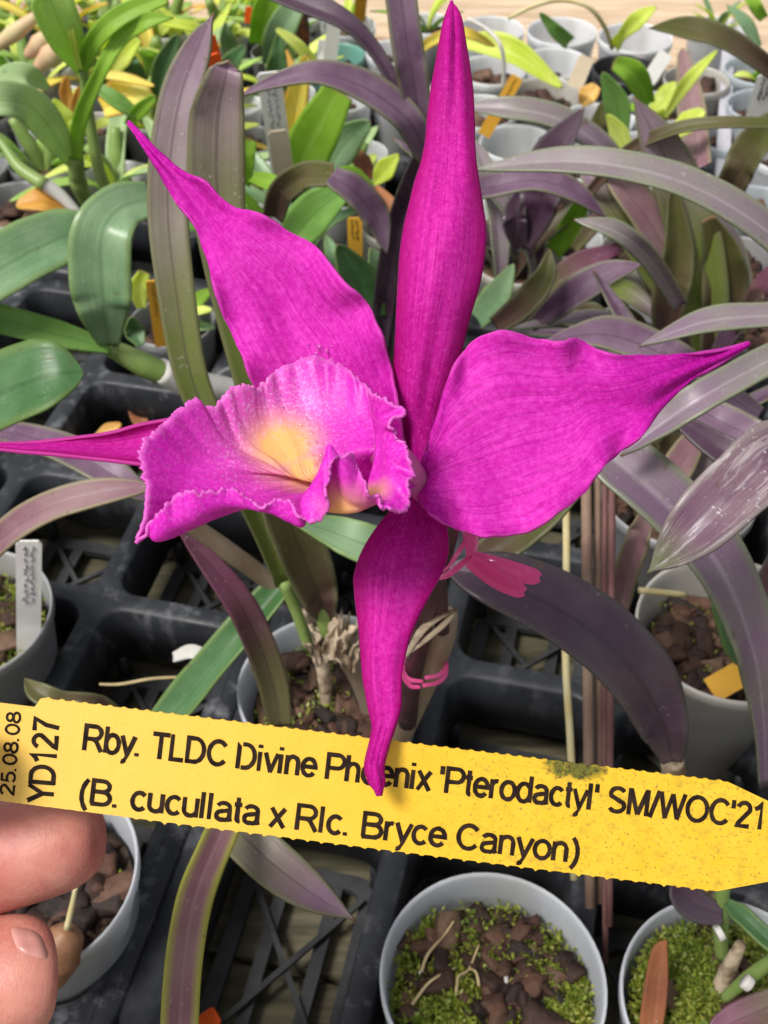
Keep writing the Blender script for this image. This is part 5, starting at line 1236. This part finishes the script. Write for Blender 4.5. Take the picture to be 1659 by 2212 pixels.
# ------------------------------------------------------------------ labels standing in the pots
M['tag_white'] = simple_mat('white_label_plastic', (.9, .89, .85), (.74, .72, .66), 40, .5, .3, trans=.15, lo=.5, hi=.8)
M['tag_beige'] = simple_mat('beige_label_plastic', (.62, .52, .38), (.52, .42, .3), 40, .5, .3, trans=.1)
M['tag_yellow'] = simple_mat('old_yellow_label_plastic', (.75, .42, .04), (.7, .36, .05), 40, .5, .3, trans=.15)
M['tag_orange'] = simple_mat('orange_label_plastic', (.9, .13, .015), (.85, .11, .015), 40, .5, .3, trans=.15)
M['pencil'] = simple_mat('pencil_grey', (.2, .2, .24), (.3, .3, .33), 300, .7, .2)
def tag_in(px, py, qx, qy, wpx, d0, d1, mk, label, marks=0, inkm='pencil', seed=1):
    """flat label from its foot (px, py) to its head (qx, qy)"""
    A = P(px, py, d0); B = P(qx, qy, d1); ax = (B - A); ln = ax.length; ax.normalize()
    nv = (CAM - A); nv = (nv - ax * nv.dot(ax)).normalized(); sx = ax.cross(nv).normalized()
    hw = wpx * .5 * (d0 + d1) * .5 / FPX
    root = thing('plant_label', A, label, 'plant label', 'plant labels standing in the pots')
    mb = MB(); prof = [(-hw, 0), (-hw, ln - hw * .35), (-hw * .75, ln), (hw * .75, ln), (hw, ln - hw * .35), (hw, 0)]
    f = [A + sx * x + ax * y + nv * .0005 for x, y in prof]; b = [p - nv * .001 for p in f]; k = len(prof)
    mb.add(f + b, [tuple(range(k))[::-1], tuple(range(k, 2 * k))] + [(i, (i + 1) % k, k + (i + 1) % k, k + i) for i in range(k)])
    mb.build('label_strip', M[mk], root, smooth=False)
    if marks:
        rnd = random.Random(seed); mb = MB()
        for ln_ in range(marks):
            x0 = hw * (-.55 + 1.1 * (ln_ + .5) / marks); y = ln * .96
            while y > ln * .5:
                l_ = rnd.uniform(.25, .6) * hw; p = [A + sx * (x0 + rnd.uniform(-.14, .14) * hw) + ax * (y - l_ * q / 3) + sx * rnd.uniform(-.13, .13) * hw + nv * .0008 for q in range(4)]
                tube(mb, p, .06 * hw, 4, 7, False); y -= l_ + rnd.uniform(.05, .3) * hw
        mb.build('lettering', M[inkm], root)
tag_in(62, 1420, 62, 1168, 52, .60, .545, 'tag_white', 'weathered white label with faint pencil in the moss pot at the left edge', 2, seed=3)
tag_in(612, 385, 580, 156, 50, .82, .74, 'tag_white', 'tall white label with pencilled words below the arching lavender leaf', 2, seed=4)
tag_in(615, 392, 600, 282, 42, .80, .765, 'tag_beige', 'short beige label leaning in front of the tall white one')
tag_in(348, 748, 328, 606, 26, .70, .66, 'tag_yellow', 'narrow yellow label with black print beside the tall strap leaf', 1, 'ink', seed=5)
tag_in(256, 450, 256, 400, 36, .76, .75, 'tag_yellow', 'stub of a yellow label with two black lines at the left', 1, 'ink', seed=6)
tag_in(768, 560, 766, 470, 32, .77, .75, 'tag_yellow', 'yellow label with black writing below the bent purple leaf', 2, 'ink', seed=7)
tag_in(776, 45, 782, -20, 26, 1.05, 1.0, 'tag_yellow', 'plain yellow label in the back row pot left of the upright leaf')
tag_in(1045, 292, 1118, 166, 28, .90, .86, 'tag_yellow', 'slanting yellow label with print right of the upright sepal', 1, 'ink', seed=8)
tag_in(706, 200, 722, 45, 30, .95, .9, 'tag_white', 'blank white label upright beside the teal saucer')
tag_in(690, 150, 697, 86, 18, .93, .92, 'tag_white', 'small narrow white label left of the blank upright one')
tag_in(1240, 190, 1268, 122, 34, .98, .97, 'tag_beige', 'greyish beige label among the empty white pots')
tag_in(1400, 175, 1440, 115, 32, .98, .96, 'tag_white', 'white label leaning against the black pot')
tag_in(1630, 262, 1660, 165, 44, .86, .82, 'tag_white', 'white label with dark print at the right edge', 2, 'ink', seed=9)
tag_in(462, 128, 448, 78, 34, .76, .74, 'tag_orange', 'orange label upright behind the tall strap leaf tip')
tag_in(474, 172, 456, 118, 36, .74, .72, 'tag_orange', 'orange label lying between the two tall strap leaves')
tag_in(420, 190, 432, 155, 24, .88, .87, 'tag_orange', 'lowest orange scrap beside the tall strap leaf')
tag_in(535, 50, 538, 15, 16, .95, .94, 'tag_orange', 'small orange label behind the bright green leaf')
tag_in(1535, 1492, 1665, 1418, 56, .568, .57, 'tag_yellow', 'yellow label lying through the rim of the right-hand pot')

tag_in(415, 2230, 470, 2190, 40, .53, .53, 'tag_orange', 'orange label scrap under the tray at the bottom edge')

# ------------------------------------------------------------------ scraps on the trays and water drops on the flower
def scrap(name, mat, pts, w_, dd, label, cat):
    mb = MB(); p = [P(x, y, d_) for (x, y), d_ in zip(pts, dd)]
    tube(mb, p, w_, 6); props(mb.build(name, M[mat], None, p[0]), label, cat)
scrap('dry_root', 'root', [(215, 1478), (260, 1478), (330, 1466), (405, 1462)], [.0006, .0009, .0007], [.585, .585, .588, .59], 'thin straw-coloured dry root lying across the left tray', 'dry root')
scrap('dry_root', 'cane_brown', [(195, 2082), (215, 2072), (232, 2080), (222, 2092)], [.0006, .0009, .0006], [.515, .515, .515, .515], 'curled brown scrap on the tray corner beside the fingers', 'dry root')
for (pts, dd, ww, mk, lb) in (([(275, 860), (300, 900), (318, 960)], [.80, .80, .79], [10, 36, 8], 'brown_leaf', 'rust coloured dead leaf down in the tray cell above the left sepal'),
                             ([(205, 945), (235, 930), (262, 915)], [.78, .78, .78], [10, 30, 8], 'amber', 'small tan dead leaf in the tray cell left of the lip'),
                             ([(375, 1420), (415, 1408), (465, 1425)], [.645, .64, .64], [20, 30, 20], 'cane_white', 'white plastic scrap down in the tray cell left of the central pot')):
    o = leaf(None, mk, pts, ww, d=dd, prof=False, name='dead_leaf' if mk != 'cane_white' else 'plastic_scrap')
    props(o, lb, 'dead leaf' if mk != 'cane_white' else 'scrap')
from mathutils.bvhtree import BVHTree
bpy.context.view_layer.update()
dg_ = bpy.context.evaluated_depsgraph_get()
trees = []
for o in flower.children:
    trees.append((BVHTree.FromObject(o, dg_), world_loc(o)))
def hit_flower(px, py):
    dr = (P(px, py, 1) - CAM).normalized(); best = None
    for tr, of in trees:
        h_ = tr.ray_cast(CAM - of, dr)
        if h_[0] is not None and (best is None or h_[3] < best[2]): best = (h_[0] + of, h_[1], h_[3])
    if best is None: return None
    n_ = best[1] if best[1].dot(dr) < 0 else -best[1]
    return best[0], n_
DR = [(692, 752, 11), (710, 760, 7), (684, 765, 6), (668, 744, 4), (720, 748, 4), (662, 905, 5), (668, 922, 4), (675, 938, 5), (690, 930, 4), (684, 958, 6), (700, 960, 4), (655, 945, 3), (668, 960, 5), (695, 985, 4), (640, 890, 4), (610, 880, 4), (588, 872, 3), (560, 860, 3), (540, 880, 3), (678, 985, 5), (707, 940, 3), (650, 920, 3), (784, 983, 7), (600, 850, 3), (620, 905, 3)]
for (x, y, r_) in DR:
    h_ = hit_flower(x, y)
    if not h_: continue
    c_, n_ = h_; r_ = r_ * .25 / FPX
    s1, s2 = frame_of(n_, Vector((.3, .2, .9)))
    mb = MB(); rows = []
    for i in range(5):
        a = R_(90 * i / 4)
        rows.append([c_ + (s1 * math.cos(b * math.pi / 6) * (1 + .2 * math.sin(b)) + s2 * math.sin(b * math.pi / 6)) * r_ * math.cos(a) + n_ * (r_ * .55 * math.sin(a) + .00045) for b in range(12)])
    grid(mb, rows, [(0, 0)] * 60, closed=True)
    mb.build('water_drop', M['water'], flower)
